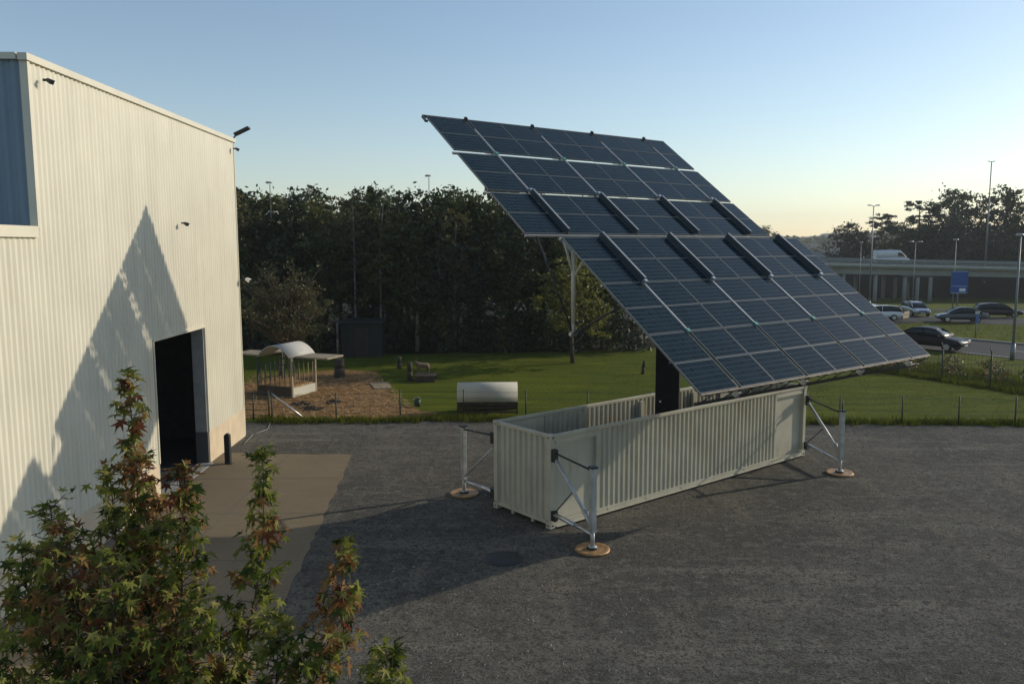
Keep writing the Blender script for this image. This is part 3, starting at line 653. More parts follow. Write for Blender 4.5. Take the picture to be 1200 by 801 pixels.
# animal shelter with arched roof and side wings
t = thing('feeding_shelter', 'open feeding shelter with pale arched roof and flat side wings on straw', 'shelter', (-11.55, 41.6, 0), R(-22)); t.scale = (.93, .93, .93)
b = MB()
top0, top1 = arch(12, 2.1, 2.15, .62, -1.15), arch(12, 2.1, 2.15, .62, 1.15)
k = len(b.v); b.v += top0 + top1
for i in range(12): b.face((i, i + 1, 13 + i + 1, 13 + i), 0, True)
o = b.build('arched_roof', M['hut_roof'], t); md = o.modifiers.new('solid', 'SOLIDIFY'); md.thickness = .05; md.offset = 0
for sx in (-1, 1):
    b = MB(); b.box((sx * 2.1, .1, 2.16), (2.05, 1.5, .09)); bevel(b.build('side_wing', M['plank'], t), .01)
    for sy in (-1, 1):
        b = MB(); b.box((sx * 1.12, sy * 1.05, 1.07), (.09, .09, 2.14)); b.build('post', M['plank'] if sx > 0 else M['fence'], t)  # pale on the sunlit side, dark opposite: light put into the colours
for sy in (-1.05, 1.05):
    b = MB(); b.box((0, sy, .3), (2.3, .06, .55)); b.build('trough_board', M['wood_dark'] if sy < 0 else M['plank'], t)
    for kx in range(7):
        b = MB(); b.tube((-1 + kx * .33, sy, .56), (-1 + kx * .33, sy, 1.75), .018, .018, 6); b.build('bar', M['fence'], t)
    b = MB(); b.box((0, sy, 1.78), (2.3, .05, .06)); b.build('top_bar', M['fence'], t)
for sx in (-1.12, 1.12):
    b = MB(); b.box((sx, 0, .28), (.06, 2.0, .5)); b.build('side_board', M['shell'] if sx > 0 else M['wood_dark'], t)  # cream board paints the lit side, dark board the shaded one
    for ky in range(5):
        b = MB(); b.tube((sx, -.8 + ky * .4, .54), (sx, -.8 + ky * .4, 1.75), .022, .022, 6); b.build('bar', M['plank'] if sx > 0 else M['fence'], t)  # bars likewise coloured lit on one side, shaded on the other
b = MB()
for k in range(420):
    x, y = rnd.uniform(-1, 1), rnd.uniform(-.95, .95); h = .55 + .35 * (1 - x * x) * (1 - y * y)
    a = rnd.uniform(0, 6.28); d = Vector((math.cos(a), math.sin(a), rnd.uniform(-.4, .4))) * .16; e = Vector((-math.sin(a), math.cos(a), 0)) * .012; p = Vector((x, y, rnd.uniform(.5, h)))
    b.quad(p - d - e, p + d - e, p + d + e, p - d + e)
b.box((0, 0, .45), (2.1, 1.9, .3))
tag(b.build('hay_heap', M['straw_stalk']), 'heap of orange-brown hay inside the open feeding shelter', 'hay').parent = None
hh = bpy.data.objects['hay_heap']; hh.location = (-11.55, 41.6, 0.01); hh.scale = (.92, .92, .92); hh.rotation_euler = (0, 0, R(-22))
# loose straw on the ground
b = MB()
for k in range(9000):
    x, y = rnd.uniform(-15, -3.6), rnd.uniform(35.3, 48)
    if x > -4 - (y - 36) * .33: continue
    a = rnd.uniform(0, 6.28); L_ = rnd.uniform(.06, .2); d = Vector((math.cos(a), math.sin(a), rnd.uniform(-.1, .35))) * L_; e = Vector((-math.sin(a), math.cos(a), 0)) * rnd.uniform(.008, .02)
    p = Vector((x, y, .02 + abs(rnd.gauss(0, .05)))); b.quad(p - d - e, p + d - e, p + d + e, p - d + e)
tag(b.build('loose_straw', M['straw_stalk']), kind='stuff')
for (x, y, s_) in ((-9.3, 37.3, .5), (-10.1, 38.4, .45), (-8.6, 38.9, .38)):
    b = MB()
    for k in range(60):
        a, r_ = rnd.uniform(0, 6.28), s_ * math.sqrt(rnd.random()); p = Vector((math.cos(a) * r_, math.sin(a) * r_ * .7, rnd.uniform(0, .22) * (1 - r_ / s_ * .7)))
        d = Vector((rnd.gauss(0, 1), rnd.gauss(0, 1), rnd.gauss(0, .3))).normalized() * .13; e = d.orthogonal().normalized() * .035; b.quad(p - d - e, p + d - e, p + d + e, p - d + e)
    o = b.build('manure_clump', M['wood_dark'], None, (x, y, .02)); tag(o, {.5: 'largest dark clump of manure on the straw behind the left fence', .45: 'dark clump of manure nearest the feeding shelter on the straw', .38: 'smallest dark clump of manure on the straw, right of the others'}[s_], 'clump', 'dark clumps on the straw')
# arched livestock hut
t = thing('livestock_hut', 'cream curved-roof livestock hut with dark open front beside the lawn fence', 'hut', (-1.12, 36.72, 0), R(1))
b = MB(); prof = [(-.62, .58)] + [(-.62 + 1.24 * (1 - math.cos(math.pi * k / 12)) / 2 * 1.0, .58 + .78 * math.sin(math.pi * k / 12) ** .75) for k in range(1, 12)] + [(.62, .58)]
for x in (-1.36, 1.36):
    for y, z in prof: b.v.append((x, y, z))
n_ = len(prof)
for i in range(n_ - 1): b.face((i, i + 1, n_ + i + 1, n_ + i), 0, True)
o = b.build('curved_shell', M['shell'], t); md = o.modifiers.new('solid', 'SOLIDIFY'); md.thickness = .03; md.offset = 0
for x in (-1.33, 1.33):
    b = MB(); b.v = [(x, y, z - .03) for y, z in prof]; b.v += [(x + .03, y, z - .03) for y, z in prof]; b.face(range(n_)); b.face(list(range(n_, 2 * n_))[::-1]); b.build('gable', M['shell'], t)
b = MB(); b.box((0, .58, .3), (2.68, .04, .6)); b.build('rear_board', M['wood_dark'], t)
for x in (-1.33, 0, 1.33):
    b = MB(); b.box((x, -.58, .3), (.06, .05, .6)); b.build('post', M['wood_dark'], t)
for z in (.12, .32, .5):
    b = MB(); b.box((0, -.60, z), (2.66, .025, .1)); b.build('front_board', M['wood_dark'], t)
# shed
t = thing('garden_shed', 'dark green shed with a black doorway at the edge of the wood', 'shed', (-10.3, 56.6, 0), R(4))
b = MB(); b.box((-.85, -1.2, 1.15), (1.0, .08, 2.3)); b.box((.85, -1.2, 1.15), (1.0, .08, 2.3)); b.box((0, -1.2, 2.15), (.7, .08, .3)); b.box((-1.3, 0, 1.15), (.08, 2.4, 2.3)); b.box((1.3, 0, 1.15), (.08, 2.4, 2.3)); b.box((0, 1.2, 1.15), (2.5, .08, 2.3)); b.build('wall', M['shed'], t)
b = MB(); b.box((0, 0, 2.4), (3.0, 2.9, .14)); b.build('roof', M['shed'], t)
for x in (-.38, .38): b = MB(); b.box((x, -1.26, 1.0), (.09, .05, 2.0)); b.build('door_post', M['wood_dark'], t)
b = MB(); b.box((0, -1.08, 1.0), (.68, .04, 2.0)); b.build('door', M['black'], t)
for x in (-1.2, -.9, -.6, .6, .9, 1.2): b = MB(); b.box((x, -1.255, 1.15), (.04, .02, 2.28)); b.build('batten', M['shed'], t)
# posts, stump, bucket, platform, goat
def post(name, x, y, h, r_, m, label, cat, lean=0):
    b = MB(); b.path([(0, 0, 0), (lean * .4, 0, h * .5), (lean, 0, h)], [r_ * 1.1, r_, r_ * .9], 10); return tag(b.build(name, m, None, (x, y, 0)), label, cat)
post('wooden_post', -5.75, 45.55, 1.05, .15, M['wood_dark'], 'thick dark post beside the goat on its platform', 'post')
post('wooden_post', -6.95, 50.05, .75, .14, M['wood_dark'], 'short dark post standing in the shaded grass by the wood', 'post')
post('wooden_post', 7.69, 47.76, .8, .10, M['wood_dark'], 'thin dark post on the lawn left of the black mast', 'post', .1)
post('wooden_post', -12.05, 56.4, 2.3, .09, M['bark_pale'], 'tall pale post left of the dark green shed', 'post')
post('tree_stump', -9.95, 46.8, 1.1, .3, M['wood_dark'], 'thick dark stump at the right wing of the feeding shelter', 'stump')
t = thing('feed_platform', 'low dark wooden platform under the goat on the lawn', 'platform', (-4.85, 45.6, 0))
for k in range(4): b = MB(); b.box((0, -.45 + .3 * k, .34), (1.15, .27, .05)); b.build('plank', M['wood_dark'], t)
for y in (-.56, .56): b = MB(); b.box((0, y, .155), (1.1, .05, .31)); b.build('side_board', M['wood_dark'], t)
t = thing('feed_bucket', 'small dark bucket near the fence left of the livestock hut', 'bucket', (-4.48, 38.1, 0))
b = MB(); b.loft([[(math.cos(k / 16 * 6.2832) * r_, math.sin(k / 16 * 6.2832) * r_, z) for k in range(16)] for r_, z in ((.13, 0), (.17, .34), (.15, .34), (.12, .05))]); b.build('pail', M['fence'], t)
b = MB(); b.path([(math.cos(a) * .17, 0, .34 + math.sin(a) * .12) for a in [math.pi * k / 8 for k in range(9)]], .008, 5); b.build('handle', M['galv'], t)
b = MB(); b.box((0, 0, .03), (.9, 1.9, .05)); o = b.build('wooden_board', M['plank'], None, (-7.1, 43.7, .012)); o.rotation_euler = (0, 0, R(18)); tag(o, 'pale wooden board lying flat on the grass edge of the straw', 'board')
# goat
t = thing('goat', 'small pale brown goat standing on a low dark platform on the lawn', 'goat', (-4.98, 45.5, .365), R(205))
me = bpy.data.meshes.new('body')
gv = [(0, 0, .52), (.18, 0, .54), (.30, 0, .53), (-.16, 0, .50), (-.30, 0, .52), (.40, 0, .66), (.45, 0, .74), (.56, 0, .68), (-.37, 0, .58),
      (.27, .09, .36), (.27, .09, .18), (.28, .09, .02), (.27, -.09, .36), (.27, -.09, .18), (.28, -.09, .02),
      (-.27, .09, .36), (-.33, .09, .20), (-.29, .09, .02), (-.27, -.09, .36), (-.33, -.09, .20), (-.29, -.09, .02), (.42, .08, .76), (.42, -.08, .76)]
ge = [(0, 1), (1, 2), (0, 3), (3, 4), (2, 5), (5, 6), (6, 7), (4, 8), (2, 9), (9, 10), (10, 11), (2, 12), (12, 13), (13, 14), (4, 15), (15, 16), (16, 17), (4, 18), (18, 19), (19, 20), (6, 21), (6, 22)]
gr = [.16, .155, .13, .165, .13, .075, .075, .04, .025, .06, .035, .025, .06, .035, .025, .07, .035, .025, .07, .035, .025, .02, .02]
me.from_pydata(gv, ge, []); o = link('body', me, t); me.materials.append(M['goat'])
o.modifiers.new('skin', 'SKIN'); sv = me.skin_vertices
if not sv:
    bm_ = None
try:
    for i, r_ in enumerate(gr): me.skin_vertices[0].data[i].radius = (r_, r_)
    me.skin_vertices[0].data[0].use_root = True
except Exception:
    bpy.context.view_layer.objects.active = o
ss = o.modifiers.new('sub', 'SUBSURF'); ss.levels = 1; ss.render_levels = 2
for sy in (-1, 1):
    b = MB(); b.path([(.42, sy * .03, .80), (.38, sy * .05, .90), (.31, sy * .06, .95)], [.016, .012, .004], 6); b.build('horn', M['steel_dark'], t)

# ------------------------------------------------------------------ fences
def fence(name, posts, h, wires, m, label, arm=0.0, wr=.006, pr=.03):
    t = thing(name, label, 'fence', (posts[0][0], posts[0][1], 0)); o0 = Vector((posts[0][0], posts[0][1], 0))
    for x, y in posts:
        b = MB(); q = Vector((x, y, 0)) - o0; b.tube(q, q + UP * h, pr, pr, 8)
        if arm: b.tube(q + UP * (h - .02), q + Vector((-.16, -.08, h + arm)), pr * .8, pr * .6, 6)
        b.build('post', m, t)
    for z in wires:
        b = MB()
        for a, c in zip(posts[:-1], posts[1:]):
            p, q = Vector((a[0], a[1], z)) - o0, Vector((c[0], c[1], z)) - o0; b.path([p, (p + q) / 2 - UP * .015, q], wr, 4)
        b.build('wire', m, t)
    return t
LF = [(-10.46, 35.11), (-7.67, 35.12), (-4.97, 35.76), (-2.15, 35.75), (.6, 35.5), (3.3, 35.35), (6.0, 35.1), (8.7, 34.85), (11.3, 34.55), (13.9, 34.2), (16.43, 33.95), (18.79, 33.9), (21.08, 33.75), (23.6, 33.5), (26.2, 33.3)]
fl = fence('wire_fence', LF, 1.22, (.25, .55, .85, 1.12), M['fence'], 'low green wire fence along the gravel yard edge')
b = MB(); b.tube((0.05, 0, 1.15), (1.45, -.12, .08), .035, .035, 8); b.build('brace', M['galv'], fl)
t = thing('farm_gate', 'narrow metal gate at the left end of the wire fence by the warehouse', 'gate', (-11.9, 35.15, 0))
for x in (0, .62, 1.3): b = MB(); b.tube((x, 0, 0), (x, 0, 1.3 if x != .62 else 1.2), .035, .035, 8); b.build('post', M['galv'] if x == 0 else M['fence'], t)
for z in (.2, .45, .7, .95, 1.2): b = MB(); b.tube((.04, 0, z), (1.26, 0, z), .018, .018, 6); b.build('rail', M['fence'], t)
d = Vector((.464, -.886, 0)); p0 = Vector((23.86, 45.0, 0)); TF = [tuple((p0 + d * 2.75 * k)[:2]) for k in range(-7, 6)]
tf = fence('security_fence', TF, 1.85, (.1, .5, .95, 1.4, 1.8), M['fence'], 'tall dark wire fence with angled tops between lawn and road', arm=.32, pr=.04, wr=.008)
b = MB()
for a, c in zip(TF[:-1], TF[1:]):
    p, q = Vector((a[0] - TF[0][0], a[1] - TF[0][1], 0)), Vector((c[0] - TF[0][0], c[1] - TF[0][1], 0))
    for k in range(14): r_ = p.lerp(q, (k + .5) / 14); b.tube(r_ + UP * .05, r_ + UP * 1.8, .0045, .0045, 3, cap=False)
tag(b.build('mesh_wire', M['fence'], tf), kind='stuff')

# ------------------------------------------------------------------ loose stones on the gravel
b = MB()
def stone(x, y, r_, z=.006):
    k = len(b.v); a0 = rnd.uniform(0, 6.28)
    for q in range(4):
        a = a0 + q * 1.571 + rnd.uniform(-.3, .3); b.v.append((x + math.cos(a) * r_ * rnd.uniform(.7, 1.2), y + math.sin(a) * r_ * rnd.uniform(.7, 1.2), z))
    b.v.append((x + rnd.uniform(-.3, .3) * r_, y + rnd.uniform(-.3, .3) * r_, z + r_ * rnd.uniform(.5, .9)))
    for q in range(4): b.face((k + q, k + (q + 1) % 4, k + 4))
for k in range(26000):
    y = 10.5 + 23 * rnd.random() ** 1.5; x = rnd.uniform(-6, 20) * y / 26
    if x < -10.3 or (x < -4.6 and 12 < y < 29.4): continue
    q = Vector((x, y, 0)) - CN
    if -.3 < q.dot(CA) < 12.4 and -.1 < q.dot(CB) < 2.6: continue
    stone(x, y, rnd.uniform(.006, .018) if rnd.random() < .93 else rnd.uniform(.02, .038))
tag(b.build('loose_stones', M['stone']), kind='stuff')
# ------------------------------------------------------------------ grass tufts and weeds
b = MB()
def tuft(x, y, h, n=4, z0=0.0):
    for _ in range(n):
        a = rnd.uniform(0, 6.28); wd_ = h * .10; e = Vector((math.cos(a), math.sin(a), 0)) * wd_; p = Vector((x + rnd.gauss(0, .05), y + rnd.gauss(0, .05), z0)); tp = p + Vector((rnd.gauss(0, .35) * h, rnd.gauss(0, .35) * h, h * rnd.uniform(.7, 1.2)))
        k = len(b.v); b.v += [tuple(p - e), tuple(p + e), tuple(tp)]; b.face((k, k + 1, k + 2))
for k in range(14000):
    x, y = rnd.uniform(-11, 27), rnd.uniform(34.2, 56)
    if x < -3 and y < 46: continue
    tuft(x, y, rnd.uniform(.04, .11), 2)
for k in range(2600):
    x = rnd.uniform(-11, 27); y = 34.75 + rnd.gauss(0, .22) + (.3 if -4 < x < 0 else 0) - max(0, x) * .04; tuft(x, y, rnd.uniform(.1, .32), 5)
for k in range(2200):
    s_ = rnd.uniform(-18, 16); q = p0 + d * s_; tuft(q.x + rnd.gauss(0, .25), q.y + rnd.gauss(0, .25), rnd.uniform(.10, .32), 5)
for k in range(5200):
    s_ = rnd.uniform(-16, 12); o_ = rnd.uniform(.3, 5.5); q = p0 + d * s_ + Vector((.886, .464, 0)) * o_; tuft(q.x, q.y, rnd.uniform(.06, .28), 4)
for k in range(3500):
    x, y = rnd.uniform(34, 56), rnd.uniform(60, 80); c = Vector((x, y))
    tuft(x, y, rnd.uniform(.08, .2), 2) if (x - 33.5) * .84 + (y - 61) * .54 > 5.2 and (x - 50) * .42 + (y - 80) * .9 < -5.2 else None
tag(b.build('grass', M['blade']), kind='stuff')

# ------------------------------------------------------------------ trees
def leaf_cards(b, c, rad, n, size, clumps=26, flat=1.0, hollow=.55, mi=0, rn=rnd):
    cs = []
    for _ in range(clumps):
        while True:
            p = Vector((rn.uniform(-1, 1), rn.uniform(-1, 1), rn.uniform(-1, 1)))
            if hollow * hollow * .6 < p.length_squared < 1: break
        cs.append((p, rn.uniform(.18, .38)))
    for k in range(n):
        p, s_ = cs[k % clumps]
        q = p + Vector((rn.gauss(0, 1), rn.gauss(0, 1), rn.gauss(0, .75))) * s_ * .62
        q = Vector((q.x * rad[0], q.y * rad[1], q.z * rad[2])) + Vector(c)
        a = Vector((rn.gauss(0, 1), rn.gauss(0, 1), rn.gauss(0, 1))).normalized(); e = a.orthogonal().normalized(); f = a.cross(e); z_ = size * rn.uniform(.55, 1.25)
        th = rn.uniform(0, 6.28); e, f = e * math.cos(th) + f * math.sin(th), f * math.cos(th) - e * math.sin(th)
        i = len(b.v); b.v += [tuple(q - e * z_), tuple(q - f * z_ * .5), tuple(q + e * z_), tuple(q + f * z_ * .5)]; b.face((i, i + 1, i + 2, i + 3), mi)
    return cs
def tree_meshes(kind, seed):
    rn = random.Random(seed); tb, cb = MB(), MB()
    if kind == 'broad': H, W_, base = 12.0, 3.6, 2.2
    elif kind == 'tall': H, W_, base = 13.0, 2.4, 2.5
    elif kind == 'conifer': H, W_, base = 13.0, 2.1, 1.0
    elif kind == 'pine': H, W_, base = 14.0, 2.9, 5.0
    else: H, W_, base = 6.0, 2.2, 1.6
    lean = Vector((rn.uniform(-.4, .4), rn.uniform(-.4, .4), 0))
    tb.path([(0, 0, -.1), tuple(lean * .3 + UP * H * .3), tuple(lean * .6 + UP * H * .6), tuple(lean + UP * H * .92)], [H * .018, H * .014, H * .009, H * .003], 8)
    if kind == 'conifer':
        for k in range(58):
            f = k / 58; z = base + (H - base) * f; r_ = W_ * (1 - f) ** .8 + .12; a = k * 2.4
            for q in range(2):
                a2 = a + q * 3.1 + rn.uniform(-.4, .4); rr = r_ * rn.uniform(.7, 1.1); e = Vector((math.cos(a2) * rr, math.sin(a2) * rr, z - rr * .18))
                tb.tube(lean * f + UP * z, e, .035, .01, 5, cap=False)
                leaf_cards(cb, lean * f * .5 + e * .55 + UP * z * .45, (rr * .55, rr * .55, .32), 34, .20, 5, rn=rn)
    elif kind == 'pine':
        for k in range(15):
            f = rn.uniform(0, 1); z = base + (H - base) * f; r_ = W_ * (1 - .55 * f) * rn.uniform(.55, 1.1); a = k * 2.4 + rn.uniform(-.5, .5)
            e = Vector((math.cos(a) * r_, math.sin(a) * r_, z + rn.uniform(.1, .7))); tb.tube(lean * f + UP * (z - .4), e, .07, .02, 6, cap=False)
            leaf_cards(cb, e * .78 + UP * z * .22, (r_ * .62, r_ * .62, .62), 250, .17, 8, rn=rn)
        leaf_cards(cb, lean + UP * (H * .95), (W_ * .45, W_ * .45, .9), 260, .17, 8, rn=rn)
    else:
        nb = 12 if kind != 'small' else 9
        for k in range(nb):
            a = k * 2.399 + rn.uniform(-.4, .4); f = (k + .5) / nb; z = base + (H - base) * (.15 + .75 * f); r_ = W_ * (1 - .5 * f * f) * rn.uniform(.45, .8)
            e = Vector((math.cos(a) * r_, math.sin(a) * r_, z)); tb.path([lean * f * .6 + UP * (z - r_ * .8), lean * f * .6 + e * .5 + UP * (z * .5 - r_ * .15), e], [H * .007, H * .004, H * .002], 5)
            s_ = W_ * rn.uniform(.34, .52); leaf_cards(cb, e, (s_, s_, s_ * rn.uniform(.7, 1.0)), 330 if kind != 'small' else 240, .20 if kind != 'small' else .13, 14, rn=rn)
        leaf_cards(cb, lean + UP * (base + (H - base) * .62), (W_ * .7, W_ * .7, (H - base) * .38), 900, .22, 30, rn=rn)
        leaf_cards(cb, lean + UP * (H * .93), (W_ * .36, W_ * .36, H * .08), 200, .18, 8, rn=rn)
    return tb, cb
TV = {}
def variant(kind, seed, leaf, bark='bark'):
    key = (kind, seed, leaf, bark)
    if key not in TV:
        kk = (kind, seed)
        if kk not in TV: TV[kk] = tree_meshes(kind, seed)
        tb, cb = TV[kk]; TV[key] = (tb.mesh('trunk', M[bark]), cb.mesh('crown', M[leaf]))
    return TV[key]
def tree(name, x, y, h, kind, seed, leaf, label, group=None, z=None, wide=1.0, bark='bark'):
    H = {'broad': 12.9, 'tall': 13.8, 'conifer': 13.0, 'pine': 14.8, 'small': 6.5}[kind]; s_ = h / H
    t = thing(name, label, 'tree', (x, y, hz(x, y) if z is None else z), rnd.uniform(0, 6.28), group); t.scale = (s_ * wide, s_ * wide, s_)
    tm, cm = variant(kind, seed, leaf, bark); link('trunk', tm, t); link('crown', cm, t); return t
ORD = 'first second third fourth fifth sixth seventh eighth ninth tenth eleventh twelfth thirteenth fourteenth fifteenth sixteenth seventeenth eighteenth nineteenth twentieth twenty-first twenty-second twenty-third twenty-fourth twenty-fifth twenty-sixth twenty-seventh twenty-eighth twenty-ninth thirtieth'.split()
G = 'trees of the dark wood'
GL = {'broad': 'dark round-crowned tree in the shaded wood behind the lawn', 'tall': 'slim dark leafy tree in the shaded wood behind the lawn', 'conifer': 'dark pointed conifer in the shaded wood behind the lawn', 'pine': 'ragged tall pine rising from the shaded wood behind the lawn'}
# named ones first: px profile of the wood's top edge
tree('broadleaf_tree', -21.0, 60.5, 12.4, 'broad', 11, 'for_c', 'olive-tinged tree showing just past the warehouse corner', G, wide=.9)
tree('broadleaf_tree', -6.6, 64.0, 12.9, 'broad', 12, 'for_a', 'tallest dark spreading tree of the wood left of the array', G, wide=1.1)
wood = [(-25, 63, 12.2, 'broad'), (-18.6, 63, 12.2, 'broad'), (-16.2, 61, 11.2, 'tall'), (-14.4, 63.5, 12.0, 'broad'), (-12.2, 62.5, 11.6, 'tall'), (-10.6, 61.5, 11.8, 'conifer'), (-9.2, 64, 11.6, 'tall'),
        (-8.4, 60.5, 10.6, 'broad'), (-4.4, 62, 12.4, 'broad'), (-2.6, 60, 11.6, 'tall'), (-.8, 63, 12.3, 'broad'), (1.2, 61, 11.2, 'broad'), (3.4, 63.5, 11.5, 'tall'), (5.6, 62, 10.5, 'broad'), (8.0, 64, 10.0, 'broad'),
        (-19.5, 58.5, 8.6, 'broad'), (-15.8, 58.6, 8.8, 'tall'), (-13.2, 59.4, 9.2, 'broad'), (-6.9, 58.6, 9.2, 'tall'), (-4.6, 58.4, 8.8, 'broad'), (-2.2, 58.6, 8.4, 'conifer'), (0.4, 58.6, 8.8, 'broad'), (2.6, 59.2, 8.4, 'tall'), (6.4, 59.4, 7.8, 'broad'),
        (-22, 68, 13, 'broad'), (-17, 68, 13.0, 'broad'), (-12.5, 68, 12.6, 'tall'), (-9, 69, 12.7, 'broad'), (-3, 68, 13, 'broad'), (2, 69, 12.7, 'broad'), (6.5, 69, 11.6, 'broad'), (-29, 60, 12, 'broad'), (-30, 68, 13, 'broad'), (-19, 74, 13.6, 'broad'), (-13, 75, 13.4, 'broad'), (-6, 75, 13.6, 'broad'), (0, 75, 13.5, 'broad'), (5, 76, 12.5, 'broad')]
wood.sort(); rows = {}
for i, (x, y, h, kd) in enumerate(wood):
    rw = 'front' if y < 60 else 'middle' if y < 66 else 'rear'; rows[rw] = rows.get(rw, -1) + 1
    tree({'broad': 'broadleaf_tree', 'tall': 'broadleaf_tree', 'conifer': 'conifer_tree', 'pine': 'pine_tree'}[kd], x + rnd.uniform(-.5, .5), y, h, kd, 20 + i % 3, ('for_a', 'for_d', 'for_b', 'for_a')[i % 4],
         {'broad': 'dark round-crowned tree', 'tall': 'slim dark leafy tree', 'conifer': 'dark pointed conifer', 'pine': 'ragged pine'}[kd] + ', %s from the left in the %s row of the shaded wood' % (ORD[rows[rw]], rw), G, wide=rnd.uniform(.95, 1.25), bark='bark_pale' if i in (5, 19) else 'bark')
for i, (x, y, h) in enumerate(((-11.2, 58.6, 11.2), (-9.55, 58.9, 11.4), (-4.1, 58.6, 9.6))):
    t = thing('birch_tree', 'slender pale-stemmed birch, %s from the left at the front of the shaded wood' % ORD[i], 'tree', (x, y, 0), 0, G)
    tb, cb = MB(), MB(); dx = rnd.uniform(-.5, .5); tb.path([(0, 0, -.05), (dx * .3, 0, h * .3), (dx * .2, .1, h * .6), (dx, 0, h * .95)], [.09, .075, .05, .02], 8)
    for k in range(22):
        a = k * 2.4; f = .5 + .5 * k / 22; r_ = 1.3 * (1.15 - f) + .35; st = Vector((dx * f * .6, 0, h * f)); e = st + Vector((math.cos(a) * r_, math.sin(a) * r_, rnd.uniform(-.1, .6))); tb.tube(st, e, .012, .004, 4, cap=False)
        leaf_cards(cb, e, (.6, .6, .6), 90, .10, 6, hollow=0)
    tb.build('trunk', M['birch'], t); cb.build('crown', M[('for_c', 'for_b')[i % 2]], t)
for i in range(16):
    tree('broadleaf_tree', -34 + i * 3.4, 82 + rnd.uniform(-2, 2), rnd.uniform(9, 11), 'broad', 20 + i % 3, 'for_a', 'dark tree, %s from the left in the hindmost row of the shaded wood' % ORD[i], G, wide=1.6)
for i in range(24):
    x = -24 + i * 1.42 + rnd.uniform(-.5, .5); y = 57.6 + rnd.uniform(0, 2.2) + max(0, x - 4) * .15
    if -12.4 < x < -8.4: y = 60
    t = thing('shrub', 'low dark shrub, %s from the left along the foot of the shaded wood' % ORD[i], 'shrub', (x, y, 0), rnd.uniform(0, 6), 'undergrowth shrubs of the wood'); t.scale = (1, 1, rnd.uniform(.8, 1.5))
    key = 'shrub%d' % (i % 3)
    if key not in TV:
        b = MB(); leaf_cards(b, (0, 0, 1.1), (1.5, 1.3, 1.25), 900, .15, 26, hollow=.2); s2 = MB()
        for k in range(6): a = k * 1.05; s2.path([(0, 0, 0), (math.cos(a) * .3, math.sin(a) * .3, .7), (math.cos(a) * .7, math.sin(a) * .7, 1.5)], [.04, .03, .01], 5)
        TV[key] = (s2.mesh('stem', M['bark']), b.mesh('foliage', M[('for_a', 'for_b', 'for_d')[i % 3]]))
    link('stem', TV[key][0], t); link('foliage', TV[key][1], t)
tree('broadleaf_tree', 3.91, 52.4, 7.2, 'broad', 31, 'for_y', 'yellow-green lit tree on the lawn below the left edge of the array', wide=1.3)
# half-bare tree by the shelter
t = thing('bare_tree', 'half-bare brownish tree with leaning trunk behind the feeding shelter', 'tree', (-13.5, 47.3, 0))
tb, cb = MB(), MB(); tb.path([(0, 0, -.05), (.1, 0, 1.0), (.35, .1, 2.2), (.55, .1, 3.2)], [.16, .14, .12, .09], 8)
for k in range(90):
    a = k * 2.399; f = k / 90; st = Vector((.1 + .45 * f, .05, 1.5 + 1.8 * f)); L_ = rnd.uniform(2.2, 4.2) * (1 - .2 * f); el = rnd.uniform(.15, 1.1) if f < .7 else rnd.uniform(.7, 1.4)
    dv = Vector((math.cos(a) * math.cos(el), math.sin(a) * math.cos(el), math.sin(el))); m1 = st + dv * L_ * .5 + UP * .1; e = st + dv * L_ + UP * rnd.uniform(-.1, .35)
    tb.path([st, m1, e], [.035, .02, .008], 5)
    for q in range(6):
        s0 = m1.lerp(e, rnd.uniform(-.3, 1)); s1 = s0 + Vector((rnd.gauss(0, .3), rnd.gauss(0, .3), rnd.uniform(0, .5))); tb.tube(s0, s1, .010, .004, 3, cap=False)
        leaf_cards(cb, s1, (.36, .36, .30), 22, .075, 5, hollow=0)
tb.build('trunk', M['twig'], t); cb.build('crown', M['for_c'], t)

# trees beyond the bridge
G2 = 'tall trees beyond the flyover'
beyond = [(88, 196, 15.5, 'pine', 1.3), (94, 190, 18.5, 'pine', 1.2), (101, 188, 21.5, 'broad', .8), (106, 196, 20, 'pine', 1.1), (111, 186, 22.0, 'broad', .85), (119, 192, 16, 'broad', 1), (121, 182, 23.5, 'pine', 1.15), (127, 184, 20, 'pine', 1.1), (131, 176, 24.5, 'pine', 1.25), (137, 180, 25, 'broad', .9), (142, 178, 27, 'pine', 1.2)]
for i, (x, y, h, kd, wd_) in enumerate(beyond):
    tree('pine_tree' if kd == 'pine' else 'broadleaf_tree', x, y, h * 1.1 + 1, kd, 40 + i % 3, 'for_d' if kd == 'pine' else 'for_a', ('tall ragged pine' if kd == 'pine' else 'tall dense dark tree') + ' behind the flyover, %s from the left of the tallest trees' % ORD[i], G2, wide=wd_ * 1.3)
for i in range(26):
    x = 82 + i * 3.1 + rnd.uniform(-1, 1); tree('broadleaf_tree', x, rnd.uniform(174, 202), rnd.uniform(13, 17.5), 'broad', 20 + i % 3, ('for_a', 'for_d', 'for_b')[i % 3], 'lower dark tree, %s from the left in the belt behind the flyover' % ORD[i], 'belt of trees behind the flyover', wide=1.25)
for i in range(30):
    x = 60 + rnd.uniform(0, 95); y = rnd.uniform(235, 330)
    tree('broadleaf_tree', x, y, rnd.uniform(9, 14), 'broad', 20 + i % 3, ('for_b', 'for_c', 'for_a')[i % 3], 'hazy green tree number %s away between the flyover and the hills' % ORD[i], 'hazy trees in the middle distance', wide=1.3)
for (x, y, h, lb) in ((101, 330, 19.5, 'round hazy tree rising above its neighbours left of the lamp posts'), (92, 292, 13, 'small hazy tree showing above the right edge of the array')):
    tree('broadleaf_tree', x, y, h, 'broad', 21, 'for_b', lb, wide=1.1)
